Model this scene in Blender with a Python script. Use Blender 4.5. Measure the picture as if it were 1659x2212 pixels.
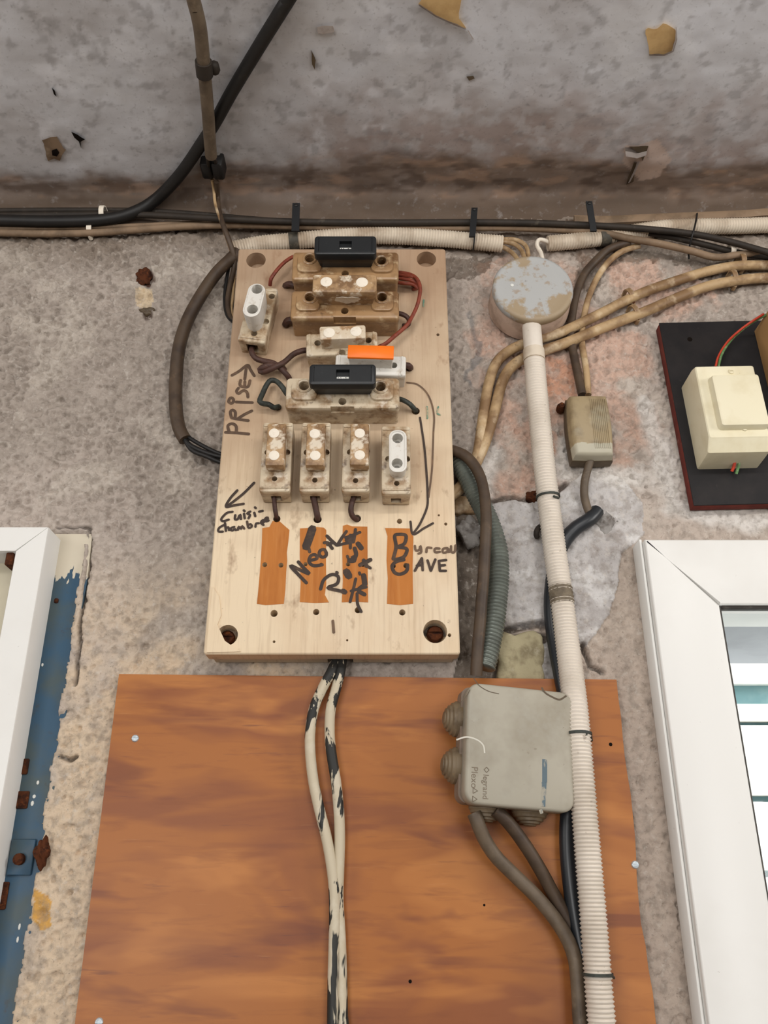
import bpy, bmesh, math, random
import numpy as np
from mathutils import Vector, Matrix
from mathutils.geometry import tessellate_polygon

for o in list(bpy.data.objects):
    bpy.data.objects.remove(o, do_unlink=True)
random.seed(7)
SC = bpy.context.scene
COL = SC.collection

# ------------------------------------------------------------------ camera
FPX = 1850.0                       # focal length in pixels of the 1659 x 2212 frame
TH = math.atan(FPX / 4186.0)       # upward pitch
D = 0.8                            # camera to wall
CZ = 1.75                          # camera height
H = CZ + 0.762                     # ceiling height
cd = bpy.data.cameras.new('camera'); cam = bpy.data.objects.new('camera', cd); COL.objects.link(cam)
cam.location = (0, -D, CZ); cam.rotation_euler = (math.pi / 2 + TH, 0, 0)
cd.sensor_fit = 'VERTICAL'; cd.sensor_height = 36.0; cd.lens = FPX / 2212.0 * 36.0
cd.clip_start = 0.01
SC.camera = cam

# ------------------------------------------------------------------ light
wd = bpy.data.worlds.new('daylight'); SC.world = wd; wd.use_nodes = True
bgn = wd.node_tree.nodes['Background']
bgn.inputs[0].default_value = (1.0, 0.985, 0.965, 1); bgn.inputs[1].default_value = 3.2
def area(name, loc, target, size, power, col):
    l = bpy.data.lights.new(name, 'AREA'); l.shape = 'RECTANGLE'; l.size = size[0]; l.size_y = size[1]
    l.energy = power; l.color = col
    o = bpy.data.objects.new(name, l); COL.objects.link(o); o.location = loc
    o.rotation_euler = (Vector(target) - Vector(loc)).to_track_quat('-Z', 'Y').to_euler()
    return o
area('tube_lamp', (0.15, -1.25, CZ + .68), (0, 0, CZ + .25), (1.2, 0.07), 5.4, (1.0, 0.97, 0.93))
area('rear_window_light', (-0.9, -2.5, 1.6), (0, 0, 2.1), (0.9, 0.9), 20, (1.0, 0.985, 0.97))
area('rear_window_light', (0.9, -2.5, 1.6), (0, 0, 2.1), (0.9, 0.9), 13, (1.0, 0.985, 0.97))
area('side_grazing_light', (1.5, -0.85, 2.28), (-0.3, 0, 2.0), (0.5, 0.6), 10, (1.0, 0.98, 0.95))  # unseen light added to graze the wall and bring out the pits
area('side_grazing_light', (-1.5, -1.0, 2.2), (0.3, 0, 2.0), (0.5, 0.6), 4.5, (1.0, 0.98, 0.95))  # weaker unseen light added opposite, for balance
SC.view_settings.view_transform = 'Standard'; SC.view_settings.look = 'None'
SC.view_settings.exposure = 0.02; SC.view_settings.gamma = 1.0
SC.view_settings.use_curve_mapping = False

# ------------------------------------------------------------------ helpers: photograph -> place
SN, CS = math.sin(TH), math.cos(TH)
def _t(u, v, d):
    return (D - d) / (CS - (1106 - v) / FPX * SN)
def _tc(u, v, off):
    q = SN + (1106 - v) / FPX * CS
    return (H - off - CZ) / q if q > 1e-4 else 1e9
def _pt(u, v, t):
    cy = (1106 - v) / FPX
    return Vector(((u - 829.5) / FPX * t, -D + (CS - cy * SN) * t, CZ + (SN + cy * CS) * t))
def W(u, v, d=0.0):                 # point on the plane d in front of the wall
    return _pt(u, v, _t(u, v, d))
def C(u, v, off=0.0):               # point on the ceiling
    return _pt(u, v, _tc(u, v, off))
def S(u, v, off=0.0):               # first surface met
    return _pt(u, v, min(_t(u, v, off), _tc(u, v, off)))
def PX(x, y, z):                    # world -> photograph pixel (numpy ok)
    yy = y + D; zz = z - CZ
    f = yy * CS + zz * SN; up = -yy * SN + zz * CS
    return 829.5 + FPX * x / f, 1106 - FPX * up / f

class Frame:                        # local x right, z up, o outward from the wall
    def __init__(s, c, roll=0.0, yaw=0.0):
        s.c = Vector(c); r = math.radians(roll); y = math.radians(yaw)
        R = Matrix.Rotation(y, 3, 'Z') @ Matrix.Rotation(-r, 3, 'Y')
        s.ex = R @ Vector((1, 0, 0)); s.ez = R @ Vector((0, 0, 1)); s.eo = R @ Vector((0, -1, 0))
    def __call__(s, x, z, o=0.0):
        return s.c + s.ex * x + s.ez * z + s.eo * o
    def loc(s, u, v, o):            # pixel at local height o -> local x, z
        p = W(u, v, 0); e = Vector((0, -D, CZ)); dr = (p - e)
        t = ((s.c + s.eo * o) - e).dot(s.eo) / dr.dot(s.eo)
        q = e + dr * t - s.c
        return q.dot(s.ex), q.dot(s.ez)
WALLF = Frame((0, 0, 0))

# ------------------------------------------------------------------ helpers: meshes
def face(bm, vs):
    try: return bm.faces.new(vs)
    except ValueError: return None
def loops(bm, rings, cap0=True, cap1=True):
    n = len(rings[0])
    for a, b in zip(rings[:-1], rings[1:]):
        for i in range(n):
            face(bm, (a[i], a[(i + 1) % n], b[(i + 1) % n], b[i]))
    if cap0: face(bm, rings[0][::-1])
    if cap1: face(bm, rings[-1])
def rrect(x0, x1, z0, z1, r, seg=4):
    r = max(1e-5, min(r, (x1 - x0) / 2 - 1e-5, (z1 - z0) / 2 - 1e-5)); out = []
    for cx, cz, a0 in ((x1 - r, z1 - r, 0), (x0 + r, z1 - r, 90), (x0 + r, z0 + r, 180), (x1 - r, z0 + r, 270)):
        for i in range(seg + 1):
            a = math.radians(a0 + 90 * i / seg); out.append((cx + r * math.cos(a), cz + r * math.sin(a)))
    return out
def rprism(bm, fr, x0, x1, z0, z1, levels, r, seg=4):   # levels: (o, inset)
    rings = []
    for o, ins in levels:
        rings.append([bm.verts.new(fr(x, z, o)) for x, z in rrect(x0 + ins, x1 - ins, z0 + ins, z1 - ins, max(r - ins, 0.0002), seg)])
    loops(bm, rings)
def soft(o0, o1, e=0.001):          # levels with a rounded front edge
    return [(o0, 0), (o1 - e, 0), (o1 - e * .3, e * .3), (o1, e)]
def box(bm, fr, x0, x1, z0, z1, o0, o1):
    a = [bm.verts.new(fr(x, z, o0)) for x, z in ((x0, z0), (x1, z0), (x1, z1), (x0, z1))]
    b = [bm.verts.new(fr(x, z, o1)) for x, z in ((x0, z0), (x1, z0), (x1, z1), (x0, z1))]
    loops(bm, [a, b])
def bbox(bm, fr, x0, x1, z0, z1, o0, o1, e=0.0006):     # box with small bevels
    rprism(bm, fr, x0, x1, z0, z1, [(o0, e), (o0 + e, 0), (o1 - e, 0), (o1, e)], e * 1.5, 1)
def lathe(bm, fr, x, z, prof, seg=20, cap0=True, cap1=True):   # prof: (radius, o)
    rings = []
    for r, o in prof:
        rings.append([bm.verts.new(fr(x + r * math.cos(2 * math.pi * i / seg), z + r * math.sin(2 * math.pi * i / seg), o)) for i in range(seg)])
    loops(bm, rings, cap0, cap1)
def cyl(bm, fr, x, z, o0, o1, r, seg=16):
    lathe(bm, fr, x, z, [(r, o0), (r, o1)], seg)
def capped(bm, A, B):               # closed prism between two equal loops, caps cut into triangles
    loops(bm, [A, B], False, False)
    for tr in tessellate_polygon([[v.co for v in A]]):
        face(bm, [A[i] for i in tr]); face(bm, [B[i] for i in tr[::-1]])
def poly(bm, fr, pts, o0, o1):
    capped(bm, [bm.verts.new(fr(x, z, o0)) for x, z in pts], [bm.verts.new(fr(x, z, o1)) for x, z in pts])
def spline(P, step):
    P = [Vector(p) for p in P]
    if len(P) == 2: P = [P[0], (P[0] + P[1]) / 2, P[1]]
    Q = [P[0] * 2 - P[1]] + P + [P[-1] * 2 - P[-2]]; dense = []
    for i in range(1, len(Q) - 2):
        a, b, c, d = Q[i - 1:i + 3]
        n = max(4, int((c - b).length / step * 2))
        for k in range(n):
            t = k / n
            dense.append(.5 * ((2 * b) + (c - a) * t + (2 * a - 5 * b + 4 * c - d) * t * t + (3 * b - a - 3 * c + d) * t ** 3))
    dense.append(P[-1])
    out = [dense[0]]; acc = 0; L = [0]
    tot = sum((dense[i + 1] - dense[i]).length for i in range(len(dense) - 1)); n = max(2, int(round(tot / step))); st = tot / n; nxt = st
    for i in range(len(dense) - 1):
        a, b = dense[i], dense[i + 1]; l = (b - a).length
        while acc + l >= nxt - 1e-9 and len(out) < n:
            out.append(a.lerp(b, (nxt - acc) / l if l > 0 else 0)); L.append(nxt); nxt += st
        acc += l
    out.append(dense[-1]); L.append(tot)
    return out, L
def sweep(bm, pts, r, seg=10, rf=None, L=None, flat=1.0, squash=None):
    T = [(pts[min(i + 1, len(pts) - 1)] - pts[max(i - 1, 0)]).normalized() for i in range(len(pts))]
    n = Vector((0, -1, 0)); n = (n - T[0] * n.dot(T[0]))
    n = n.normalized() if n.length > 1e-4 else Vector((1, 0, 0)); rings = []
    for i, p in enumerate(pts):
        n = n - T[i] * n.dot(T[i]); n.normalize(); b = T[i].cross(n); rr = r * (rf(L[i]) if rf else 1.0); ring = []
        for k in range(seg):
            a = 2 * math.pi * k / seg
            q = n * (math.cos(a) * rr * (squash or 1.0)) + b * (math.sin(a) * rr)
            if flat != 1.0: q.y *= flat
            ring.append(bm.verts.new(p + q))
        rings.append(ring)
    loops(bm, rings)

def finish(name, bm, mt, origin=None, smooth=45, cuts=None):
    bmesh.ops.recalc_face_normals(bm, faces=bm.faces)
    me = bpy.data.meshes.new(name); bm.to_mesh(me); bm.free()
    ob = bpy.data.objects.new(name, me); COL.objects.link(ob)
    if cuts is not None:
        bmesh.ops.recalc_face_normals(cuts, faces=cuts.faces)
        cm = bpy.data.meshes.new('cutter'); cuts.to_mesh(cm); cuts.free()
        co = bpy.data.objects.new('cutter', cm); COL.objects.link(co)
        md = ob.modifiers.new('cut', 'BOOLEAN'); md.object = co; md.operation = 'DIFFERENCE'; md.solver = 'EXACT'
        dg = bpy.context.evaluated_depsgraph_get()
        me2 = bpy.data.meshes.new_from_object(ob.evaluated_get(dg)); ob.modifiers.clear()
        ob.data = me2; bpy.data.meshes.remove(me); me = me2; me.name = name
        bpy.data.objects.remove(co); bpy.data.meshes.remove(cm)
    me.materials.clear(); me.materials.append(mt)
    for p in me.polygons: p.use_smooth = True
    me.set_sharp_from_angle(angle=math.radians(smooth))
    if origin is not None:
        me.transform(Matrix.Translation(-Vector(origin))); ob.location = origin
    return ob
def part(name, bm, mt, parent, label=None, smooth=45, cuts=None):
    base = Vector((0, 0, 0)); p = parent
    while p is not None: base += p.location; p = p.parent
    ob = finish(name, bm, mt, None, smooth, cuts)
    ob.data.transform(Matrix.Translation(-base)); ob.parent = parent
    if label: ob['label'] = label
    return ob
def tag(o, label, cat, group=None):
    o['label'] = label; o['category'] = cat
    if group: o['group'] = group
    return o
def thing(name, label, cat, loc, group=None):
    o = bpy.data.objects.new(name, None); COL.objects.link(o); o.location = loc; o.empty_display_size = 0.02
    return tag(o, label, cat, group)
def struct(o): o['kind'] = 'structure'; return o
def BM(): return bmesh.new()

# ------------------------------------------------------------------ helpers: materials
def lin(c):
    return tuple(((x / 255) / 12.92 if x <= 10 else ((x / 255 + .055) / 1.055) ** 2.4) for x in c[:3]) + (1,)
def ly(c, s, lo, hi, f=1.0, st=(1, 1, 1), d=4, k='n', dis=0.0, off=(0, 0, 0)):
    return dict(c=c, s=s, lo=lo, hi=hi, f=f, st=st, d=d, k=k, dis=dis, off=off)
def mat(name, base, layers=(), rough=.6, spec=.3, bump=(), metal=0.0, attr=None, rough2=None, coat=0.0):
    m = bpy.data.materials.new(name); m.use_nodes = True; nt = m.node_tree; N = nt.nodes; L = nt.links
    bs = N['Principled BSDF']; bs.inputs['Roughness'].default_value = rough; bs.inputs['Metallic'].default_value = metal
    bs.inputs['Specular IOR Level'].default_value = spec; bs.inputs['Coat Weight'].default_value = coat
    tc = N.new('ShaderNodeTexCoord')
    def tex(k, s, st, d, dis, off):
        mp = N.new('ShaderNodeMapping'); mp.inputs['Scale'].default_value = st; mp.inputs['Location'].default_value = off
        L.new(tc.outputs['Object'], mp.inputs[0])
        if k == 'v':
            t = N.new('ShaderNodeTexVoronoi'); t.inputs['Scale'].default_value = s; o = t.outputs['Distance']
        elif k == 'w':
            t = N.new('ShaderNodeTexWave'); t.bands_direction = 'Z'; t.inputs['Scale'].default_value = s; t.inputs['Distortion'].default_value = dis
            t.inputs['Detail'].default_value = d; t.inputs['Detail Scale'].default_value = 1.5; o = t.outputs['Fac']
        else:
            t = N.new('ShaderNodeTexNoise'); t.inputs['Scale'].default_value = s; t.inputs['Detail'].default_value = d
            t.inputs['Roughness'].default_value = .6; t.inputs['Distortion'].default_value = dis; o = t.outputs['Fac']
        L.new(mp.outputs[0], t.inputs['Vector']); return o
    if attr:
        a = N.new('ShaderNodeAttribute'); a.attribute_name = attr; cur = a.outputs['Color']
    else:
        r = N.new('ShaderNodeRGB'); r.outputs[0].default_value = lin(base); cur = r.outputs[0]
    for l in layers:
        o = tex(l['k'], l['s'], l['st'], l['d'], l['dis'], l['off'])
        mr = N.new('ShaderNodeMapRange'); mr.inputs[1].default_value = l['lo']; mr.inputs[2].default_value = l['hi']
        mr.inputs[3].default_value = 0; mr.inputs[4].default_value = l['f']; L.new(o, mr.inputs[0])
        mx = N.new('ShaderNodeMix'); mx.data_type = 'RGBA'; L.new(mr.outputs[0], mx.inputs[0]); L.new(cur, mx.inputs[6])
        mx.inputs[7].default_value = lin(l['c']); cur = mx.outputs[2]
    L.new(cur, bs.inputs['Base Color'])
    prev = None
    for b in bump:
        s, stg, dist = b[:3]; st = b[3] if len(b) > 3 else (1, 1, 1); k = b[4] if len(b) > 4 else 'n'
        o = tex(k, s, st, 4, 0, (0, 0, 0)); bn = N.new('ShaderNodeBump'); bn.inputs['Strength'].default_value = stg; bn.inputs['Distance'].default_value = dist
        L.new(o, bn.inputs['Height'])
        if prev: L.new(prev, bn.inputs['Normal'])
        prev = bn.outputs[0]
    if prev: L.new(prev, bs.inputs['Normal'])
    return m

M = {}
M['wall'] = mat('plaster', (0, 0, 0), [ly((134, 124, 114), 110, .46, .64, .5), ly((200, 192, 182), 150, .56, .72, .5), ly((96, 84, 74), 420, .60, .74, .55), ly((205, 196, 186), 300, .60, .78, .35)], .9, .15, [(420, .5, .0012), (160, .5, .002)], attr='tint')
M['ceil'] = mat('ceiling_paint', (0, 0, 0), [ly((110, 104, 102), 240, .58, .74, .35), ly((190, 188, 188), 90, .60, .78, .30)], .85, .15, [(300, .14, .0008), (60, .06, .002)], attr='tint')
M['floor'] = mat('floor_concrete', (150, 140, 128), [ly((120, 110, 100), 6, .4, .6, .5)], .8)
M['board'] = mat('pale_painted_wood', (224, 204, 174), [ly((198, 168, 136), 9, .44, .68, .6, (1, 1, .6), 5), ly((228, 212, 186), 14, .5, .72, .6, (1, 1, .5)), ly((128, 94, 66), 45, .60, .72, .6, (1, 1, .6)), ly((150, 118, 88), 30, .5, .8, .35, (12, 1, .5)), ly((70, 52, 40), 260, .70, .76, .6)], .6, .25, [(40, .12, .001, (10, 1, .5)), (300, .1, .0004)])
def grime_up(m, zlo, zhi, c, f, amp=.5, sc=12):        # grime that has settled on the upper half of the board
    nt = m.node_tree; N = nt.nodes; L = nt.links; bs = N['Principled BSDF']; cur = bs.inputs['Base Color'].links[0].from_socket
    tc = N.new('ShaderNodeTexCoord'); sp_ = N.new('ShaderNodeSeparateXYZ'); L.new(tc.outputs['Object'], sp_.inputs[0])
    nz = N.new('ShaderNodeTexNoise'); nz.inputs['Scale'].default_value = sc; nz.inputs['Detail'].default_value = 5; L.new(tc.outputs['Object'], nz.inputs['Vector'])
    ma = N.new('ShaderNodeMath'); ma.operation = 'MULTIPLY_ADD'; L.new(nz.outputs['Fac'], ma.inputs[0]); ma.inputs[1].default_value = amp; L.new(sp_.outputs['Z'], ma.inputs[2])
    mr = N.new('ShaderNodeMapRange'); L.new(ma.outputs[0], mr.inputs[0]); mr.inputs[1].default_value = zlo + amp / 2; mr.inputs[2].default_value = zhi + amp / 2; mr.inputs[4].default_value = f
    mx = N.new('ShaderNodeMix'); mx.data_type = 'RGBA'; L.new(mr.outputs[0], mx.inputs[0]); L.new(cur, mx.inputs[6]); mx.inputs[7].default_value = lin(c); L.new(mx.outputs[2], bs.inputs['Base Color'])
grime_up(M['board'], .10, .40, (146, 112, 86), .72)
M['bare'] = mat('bare_orange_wood', (184, 116, 56), [ly((150, 84, 36), 20, .45, .7, .6, (3, 1, .6)), ly((196, 134, 76), 40, .5, .7, .5, (8, 1, .5))], .7, .2)
M['ply'] = mat('varnished_plywood', (162, 98, 42), [ly((128, 70, 38), 5.5, .48, .59, .72, (.8, 1, 2.4), 3, 'n', .8), ly((186, 120, 58), 6, .52, .62, .7, (.7, 1, 2.6), 3, 'n', .6, (3, 0, 5)), ly((108, 54, 34), 9, .58, .67, .6, (.6, 1, 3.5), 3, 'n', .5, (7, 2, 1)), ly((120, 64, 32), 14, .52, .75, .5, (1.2, 1, 9), 5, 'n', .4), ly((98, 54, 44), 30, .66, .74, .5, (.5, 1, 7)), ly((196, 140, 90), 120, .68, .78, .3, (.15, 1, 3))], .42, .35, [(60, .08, .0006, (.3, 1, 3))])
M['plyedge'] = mat('raw_plywood_edge', (188, 140, 92), [ly((140, 92, 52), 120, .45, .6, .7, (.1, 6, .1))], .8)
M['porc'] = mat('dirty_porcelain', (202, 186, 160), [ly((138, 104, 66), 55, .42, .60, .85), ly((84, 58, 38), 120, .56, .70, .75), ly((228, 220, 206), 80, .58, .70, .6)], .32, .45, [(200, .08, .0005)])
M['porc_brown'] = mat('brown_stained_porcelain', (162, 128, 90), [ly((104, 72, 44), 30, .42, .62, .85), ly((206, 180, 142), 60, .54, .68, .8), ly((72, 50, 34), 140, .62, .72, .6)], .28, .5, [(200, .06, .0005)])
M['porc_white'] = mat('white_porcelain', (216, 212, 204), [ly((160, 140, 112), 110, .56, .72, .6), ly((120, 92, 66), 240, .66, .74, .5)], .3, .45)
M['carrier'] = mat('grimy_fuse_carrier', (174, 142, 104), [ly((108, 78, 52), 60, .44, .60, .8), ly((222, 210, 190), 80, .53, .63, .85)], .4, .4)
M['dot'] = mat('white_sealing_plug', (232, 222, 206), [ly((196, 176, 150), 300, .55, .75, .5)], .6)
M['black'] = mat('black_bakelite', (34, 36, 38), [ly((62, 62, 62), 300, .62, .78, .4), ly((22, 22, 24), 40, .4, .7, .5)], .38, .4, [(600, .06, .0003)])
M['orange'] = mat('orange_plastic', (246, 120, 28), [ly((222, 104, 26), 80, .5, .8, .3)], .4, .4)
M['hole'] = mat('dark_hole', (22, 16, 12), [], .9, .1)
M['ink'] = mat('felt_pen_ink', (66, 55, 49), [ly((100, 78, 62), 120, .52, .72, .6)], .6, .2)
M['ink_pale'] = mat('faded_pen_ink', (104, 84, 68), [ly((140, 110, 84), 120, .5, .7, .5)], .6, .2)
M['ink_mid'] = mat('brown_pen_ink', (88, 70, 57), [ly((122, 96, 74), 120, .5, .7, .6)], .6, .2)
M['ink_green'] = mat('green_pencil', (104, 136, 116), [ly((190, 170, 140), 300, .5, .6, .7)], .7, .2)
M['steel'] = mat('dull_steel', (150, 146, 140), [ly((92, 76, 60), 200, .5, .7, .6)], .45, .5, metal=.6)
M['zinc'] = mat('pale_zinc_screw', (190, 200, 206), [ly((130, 132, 134), 300, .5, .7, .5)], .4, .5, metal=.3)
M['rust'] = mat('rust', (84, 48, 30), [ly((40, 26, 22), 160, .45, .62, .8), ly((128, 72, 38), 240, .58, .72, .7)], .9, .1, [(400, .5, .001)])
M['red'] = mat('red_wire', (132, 62, 44), [ly((92, 44, 34), 120, .45, .65, .7)], .5, .3)
M['brownwire'] = mat('brown_wire', (78, 54, 46), [ly((52, 38, 34), 120, .45, .65, .7), ly((120, 92, 74), 200, .64, .74, .5)], .55, .3)
M['greenblack'] = mat('dark_green_wire', (60, 64, 58), [ly((34, 34, 32), 120, .45, .6, .8), ly((104, 106, 96), 200, .66, .75, .5)], .55, .3)
M['blackcable'] = mat('black_cable', (30, 28, 27), [ly((54, 49, 44), 120, .54, .74, .6), ly((20, 19, 19), 60, .45, .6, .5)], .5, .35)
M['shinyblack'] = mat('smooth_black_cable', (34, 37, 41), [ly((60, 60, 60), 160, .62, .76, .5)], .35, .45)
M['greybrown'] = mat('grey_brown_cable', (104, 90, 74), [ly((74, 62, 50), 50, .42, .64, .7), ly((134, 118, 98), 90, .58, .74, .5)], .5, .35)
M['darkbrown'] = mat('dark_brown_cable', (80, 65, 51), [ly((56, 44, 36), 40, .42, .62, .75), ly((130, 104, 76), 60, .60, .74, .5)], .5, .35)
M['tan'] = mat('tan_cable', (180, 152, 114), [ly((112, 82, 54), 26, .44, .60, .8), ly((214, 194, 162), 40, .54, .68, .7), ly((72, 54, 38), 130, .64, .74, .55)], .5, .35)
M['beigecable'] = mat('dusty_beige_cable', (136, 114, 92), [ly((92, 76, 60), 30, .44, .64, .7), ly((170, 150, 126), 60, .6, .74, .5)], .6, .25)
M['darkcable'] = mat('dusty_dark_cable', (54, 47, 41), [ly((40, 36, 32), 40, .42, .62, .7), ly((98, 88, 76), 90, .62, .74, .5)], .6, .25)
M['conduit'] = mat('ivory_conduit', (226, 217, 205), [ly((176, 162, 144), 14, .48, .70, .5), ly((140, 122, 104), 150, .66, .74, .55), ly((62, 52, 44), 330, .71, .76, .7)], .5, .3)
M['conduit_dusty'] = mat('dusty_conduit', (212, 199, 180), [ly((150, 128, 104), 20, .46, .66, .7), ly((96, 78, 62), 110, .64, .74, .6)], .55, .3)
M['tape'] = mat('grey_tape', (122, 110, 92), [ly((84, 74, 62), 120, .45, .65, .7)], .6, .3)
M['darktape'] = mat('dark_tape', (70, 66, 58), [ly((104, 96, 82), 160, .5, .7, .7)], .6, .3)
M['flexsteel'] = mat('grey_green_metal_conduit', (122, 128, 120), [ly((92, 96, 90), 60, .42, .62, .6), ly((160, 160, 150), 120, .6, .74, .4)], .38, .5, metal=.35)
M['greybox'] = mat('grey_plastic_box', (168, 162, 147), [ly((128, 118, 100), 18, .44, .66, .55), ly((172, 168, 156), 34, .54, .72, .5), ly((96, 84, 70), 220, .68, .76, .5)], .5, .35)
M['greybox_side'] = mat('grey_plastic_box_body', (134, 118, 104), [ly((104, 90, 76), 40, .44, .66, .6)], .55, .3)
M['grommet'] = mat('aged_rubber_grommet', (122, 106, 84), [ly((86, 72, 56), 70, .44, .64, .7), ly((146, 118, 70), 50, .6, .74, .6)], .5, .35)
M['cream'] = mat('cream_plastic', (226, 218, 190), [ly((204, 190, 152), 30, .46, .70, .5), ly((130, 120, 104), 260, .70, .77, .5)], .4, .4)
M['blackboard'] = mat('black_painted_board', (32, 30, 31), [ly((46, 42, 41), 30, .46, .66, .6), ly((92, 82, 76), 90, .66, .76, .4)], .65, .25, [(150, .08, .0005)])
M['redwood'] = mat('red_brown_edge', (112, 50, 42), [ly((84, 36, 32), 50, .42, .62, .6), ly((150, 112, 96), 80, .62, .74, .5)], .75, .2)
M['pvc'] = mat('white_pvc', (230, 229, 225), [ly((212, 209, 202), 7, .48, .70, .4), ly((150, 142, 132), 260, .715, .765, .6)], .35, .4)
M['seal'] = mat('dark_seal', (60, 56, 52), [ly((110, 104, 98), 120, .5, .7, .5)], .7)
M['inlinebox'] = mat('dusty_brown_plastic', (156, 138, 106), [ly((100, 82, 58), 40, .44, .64, .6), ly((184, 178, 156), 22, .56, .7, .5)], .45, .4)
grime_up(M['inlinebox'], -.0185, -.0195, (186, 182, 164), .8, .008, 120)
M['inlinebase'] = mat('brown_plastic_base', (92, 78, 60), [ly((70, 58, 44), 60, .44, .64, .6)], .5, .35)
M['lidgrey'] = mat('flaking_grey_lid', (158, 140, 114), [ly((172, 174, 174), 17, .45, .49, .9, (1, 1, 1), 6), ly((150, 126, 98), 60, .60, .66, .6), ly((104, 88, 68), 200, .66, .74, .5)], .5, .35)
M['plasterbox'] = mat('plastered_box_body', (194, 170, 153), [ly((132, 112, 96), 50, .44, .66, .6)], .8, .2, [(160, .3, .001)])
M['rubble'] = mat('rubble', (150, 146, 142), [ly((96, 88, 82), 90, .44, .62, .8), ly((196, 192, 188), 140, .58, .7, .7)], .9, .1, [(220, .6, .002)])
M['rubble_y'] = mat('yellowish_block', (168, 158, 128), [ly((112, 100, 78), 60, .46, .64, .7), ly((190, 182, 160), 90, .58, .72, .5)], .9, .1, [(160, .5, .002)])
M['ochre'] = mat('ochre_exposed_coat', (206, 172, 120), [ly((178, 140, 90), 60, .44, .66, .6), ly((190, 160, 112), 120, .56, .72, .5)], .85)
M['flake'] = mat('paint_flake', (176, 166, 160), [ly((140, 124, 112), 90, .46, .66, .6)], .85)
M['woodbox'] = mat('wooden_box', (176, 138, 92), [ly((146, 110, 70), 24, .46, .64, .6, (1, 1, .2))], .6)
M['white'] = mat('white_outdoor_boards', (240, 240, 236), [ly((222, 222, 216), 20, .5, .7, .5)], .6)
M['teal'] = mat('teal_groove', (120, 158, 164), [ly((150, 180, 184), 20, .5, .7, .5)], .6)
M['soffit'] = mat('grey_soffit', (168, 170, 174), [ly((150, 152, 156), 20, .5, .7, .5)], .7)
M['blueink'] = mat('blue_paint_smear', (92, 108, 116), [ly((164, 158, 143), 150, .47, .53, .95, (1, 1, .4))], .6)
M['scratch'] = mat('white_scratch', (206, 202, 190), [], .7)
M['emboss'] = mat('embossed_lettering', (120, 108, 92), [], .6)
M['red_ins'] = mat('bright_red_wire', (196, 70, 48), [ly((150, 50, 36), 200, .5, .7, .5)], .5)
M['green_ins'] = mat('green_wire', (92, 132, 82), [ly((150, 160, 130), 300, .5, .6, .7)], .5)
M['sticker'] = mat('white_sticker', (214, 214, 208), [], .6)

def post_material():
    m = mat('cream_and_blue_paint', (48, 80, 104), [ly((70, 82, 82), 20, .40, .60, .85), ly((42, 76, 102), 34, .5, .7, .5), ly((66, 60, 52), 70, .62, .74, .6)], .45, .35)
    nt = m.node_tree; N = nt.nodes; L = nt.links; bs = N['Principled BSDF']; cur = bs.inputs['Base Color'].links[0].from_socket
    tc = N.new('ShaderNodeTexCoord'); sp = N.new('ShaderNodeSeparateXYZ'); L.new(tc.outputs['Object'], sp.inputs[0])
    nz = N.new('ShaderNodeTexNoise'); nz.inputs['Scale'].default_value = 90; nz.inputs['Detail'].default_value = 3
    mp = N.new('ShaderNodeMapping'); mp.inputs['Scale'].default_value = (2.5, 1, .6); L.new(tc.outputs['Object'], mp.inputs[0]); L.new(mp.outputs[0], nz.inputs['Vector'])
    ma = N.new('ShaderNodeMath'); ma.operation = 'MULTIPLY_ADD'; L.new(nz.outputs['Fac'], ma.inputs[0]); ma.inputs[1].default_value = .05; L.new(sp.outputs['Z'], ma.inputs[2])
    zc = W(150, 1235, .01).z - post_origin.z
    mr = N.new('ShaderNodeMapRange'); L.new(ma.outputs[0], mr.inputs[0]); mr.inputs[1].default_value = zc + .0245; mr.inputs[2].default_value = zc + .0255
    mx = N.new('ShaderNodeMix'); mx.data_type = 'RGBA'; L.new(mr.outputs[0], mx.inputs[0]); L.new(cur, mx.inputs[6]); mx.inputs[7].default_value = lin((206, 196, 176))
    L.new(mx.outputs[2], bs.inputs['Base Color'])
    return m
def chipped_material():
    return mat('chipped_cream_paint_on_black', (196, 184, 160), [ly((216, 208, 190), 60, .5, .7, .5), ly((44, 44, 42), 30, .495, .51, 1.0, (1.8, 1.8, .5), 5, 'n', .4), ly((48, 48, 45), 11, .585, .60, 1.0, (2.5, 2.5, .7), 5, 'n', .6, (9, 3, 6))], .5, .3)
M['chipped'] = chipped_material()

# ------------------------------------------------------------------ numpy noise
_rng = np.random.RandomState(3)
_TAB = _rng.rand(512, 512)
def vn(x, y, s, seed=0):
    a = x / s + seed * 17.31; b = y / s + seed * 7.77
    i = np.floor(a).astype(int); j = np.floor(b).astype(int); fx = a - i; fy = b - j
    fx = fx * fx * (3 - 2 * fx); fy = fy * fy * (3 - 2 * fy)
    g = lambda p, q: _TAB[p % 512, q % 512]
    return (g(i, j) * (1 - fx) + g(i + 1, j) * fx) * (1 - fy) + (g(i, j + 1) * (1 - fx) + g(i + 1, j + 1) * fx) * fy
def fb(x, y, s, seed=0, n=4):
    r = 0; amp = 1; tot = 0
    for k in range(n):
        r = r + amp * vn(x, y, s / 2 ** k, seed + k); tot += amp; amp *= .55
    return r / tot
def inpoly(u, v, P):
    r = np.zeros(u.shape, bool); n = len(P)
    for i in range(n):
        (x1, y1), (x2, y2) = P[i], P[(i + 1) % n]
        if y1 == y2: continue
        c = ((y1 > v) != (y2 > v)) & (u < (x2 - x1) * (v - y1) / (y2 - y1) + x1); r ^= c
    return r
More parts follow.
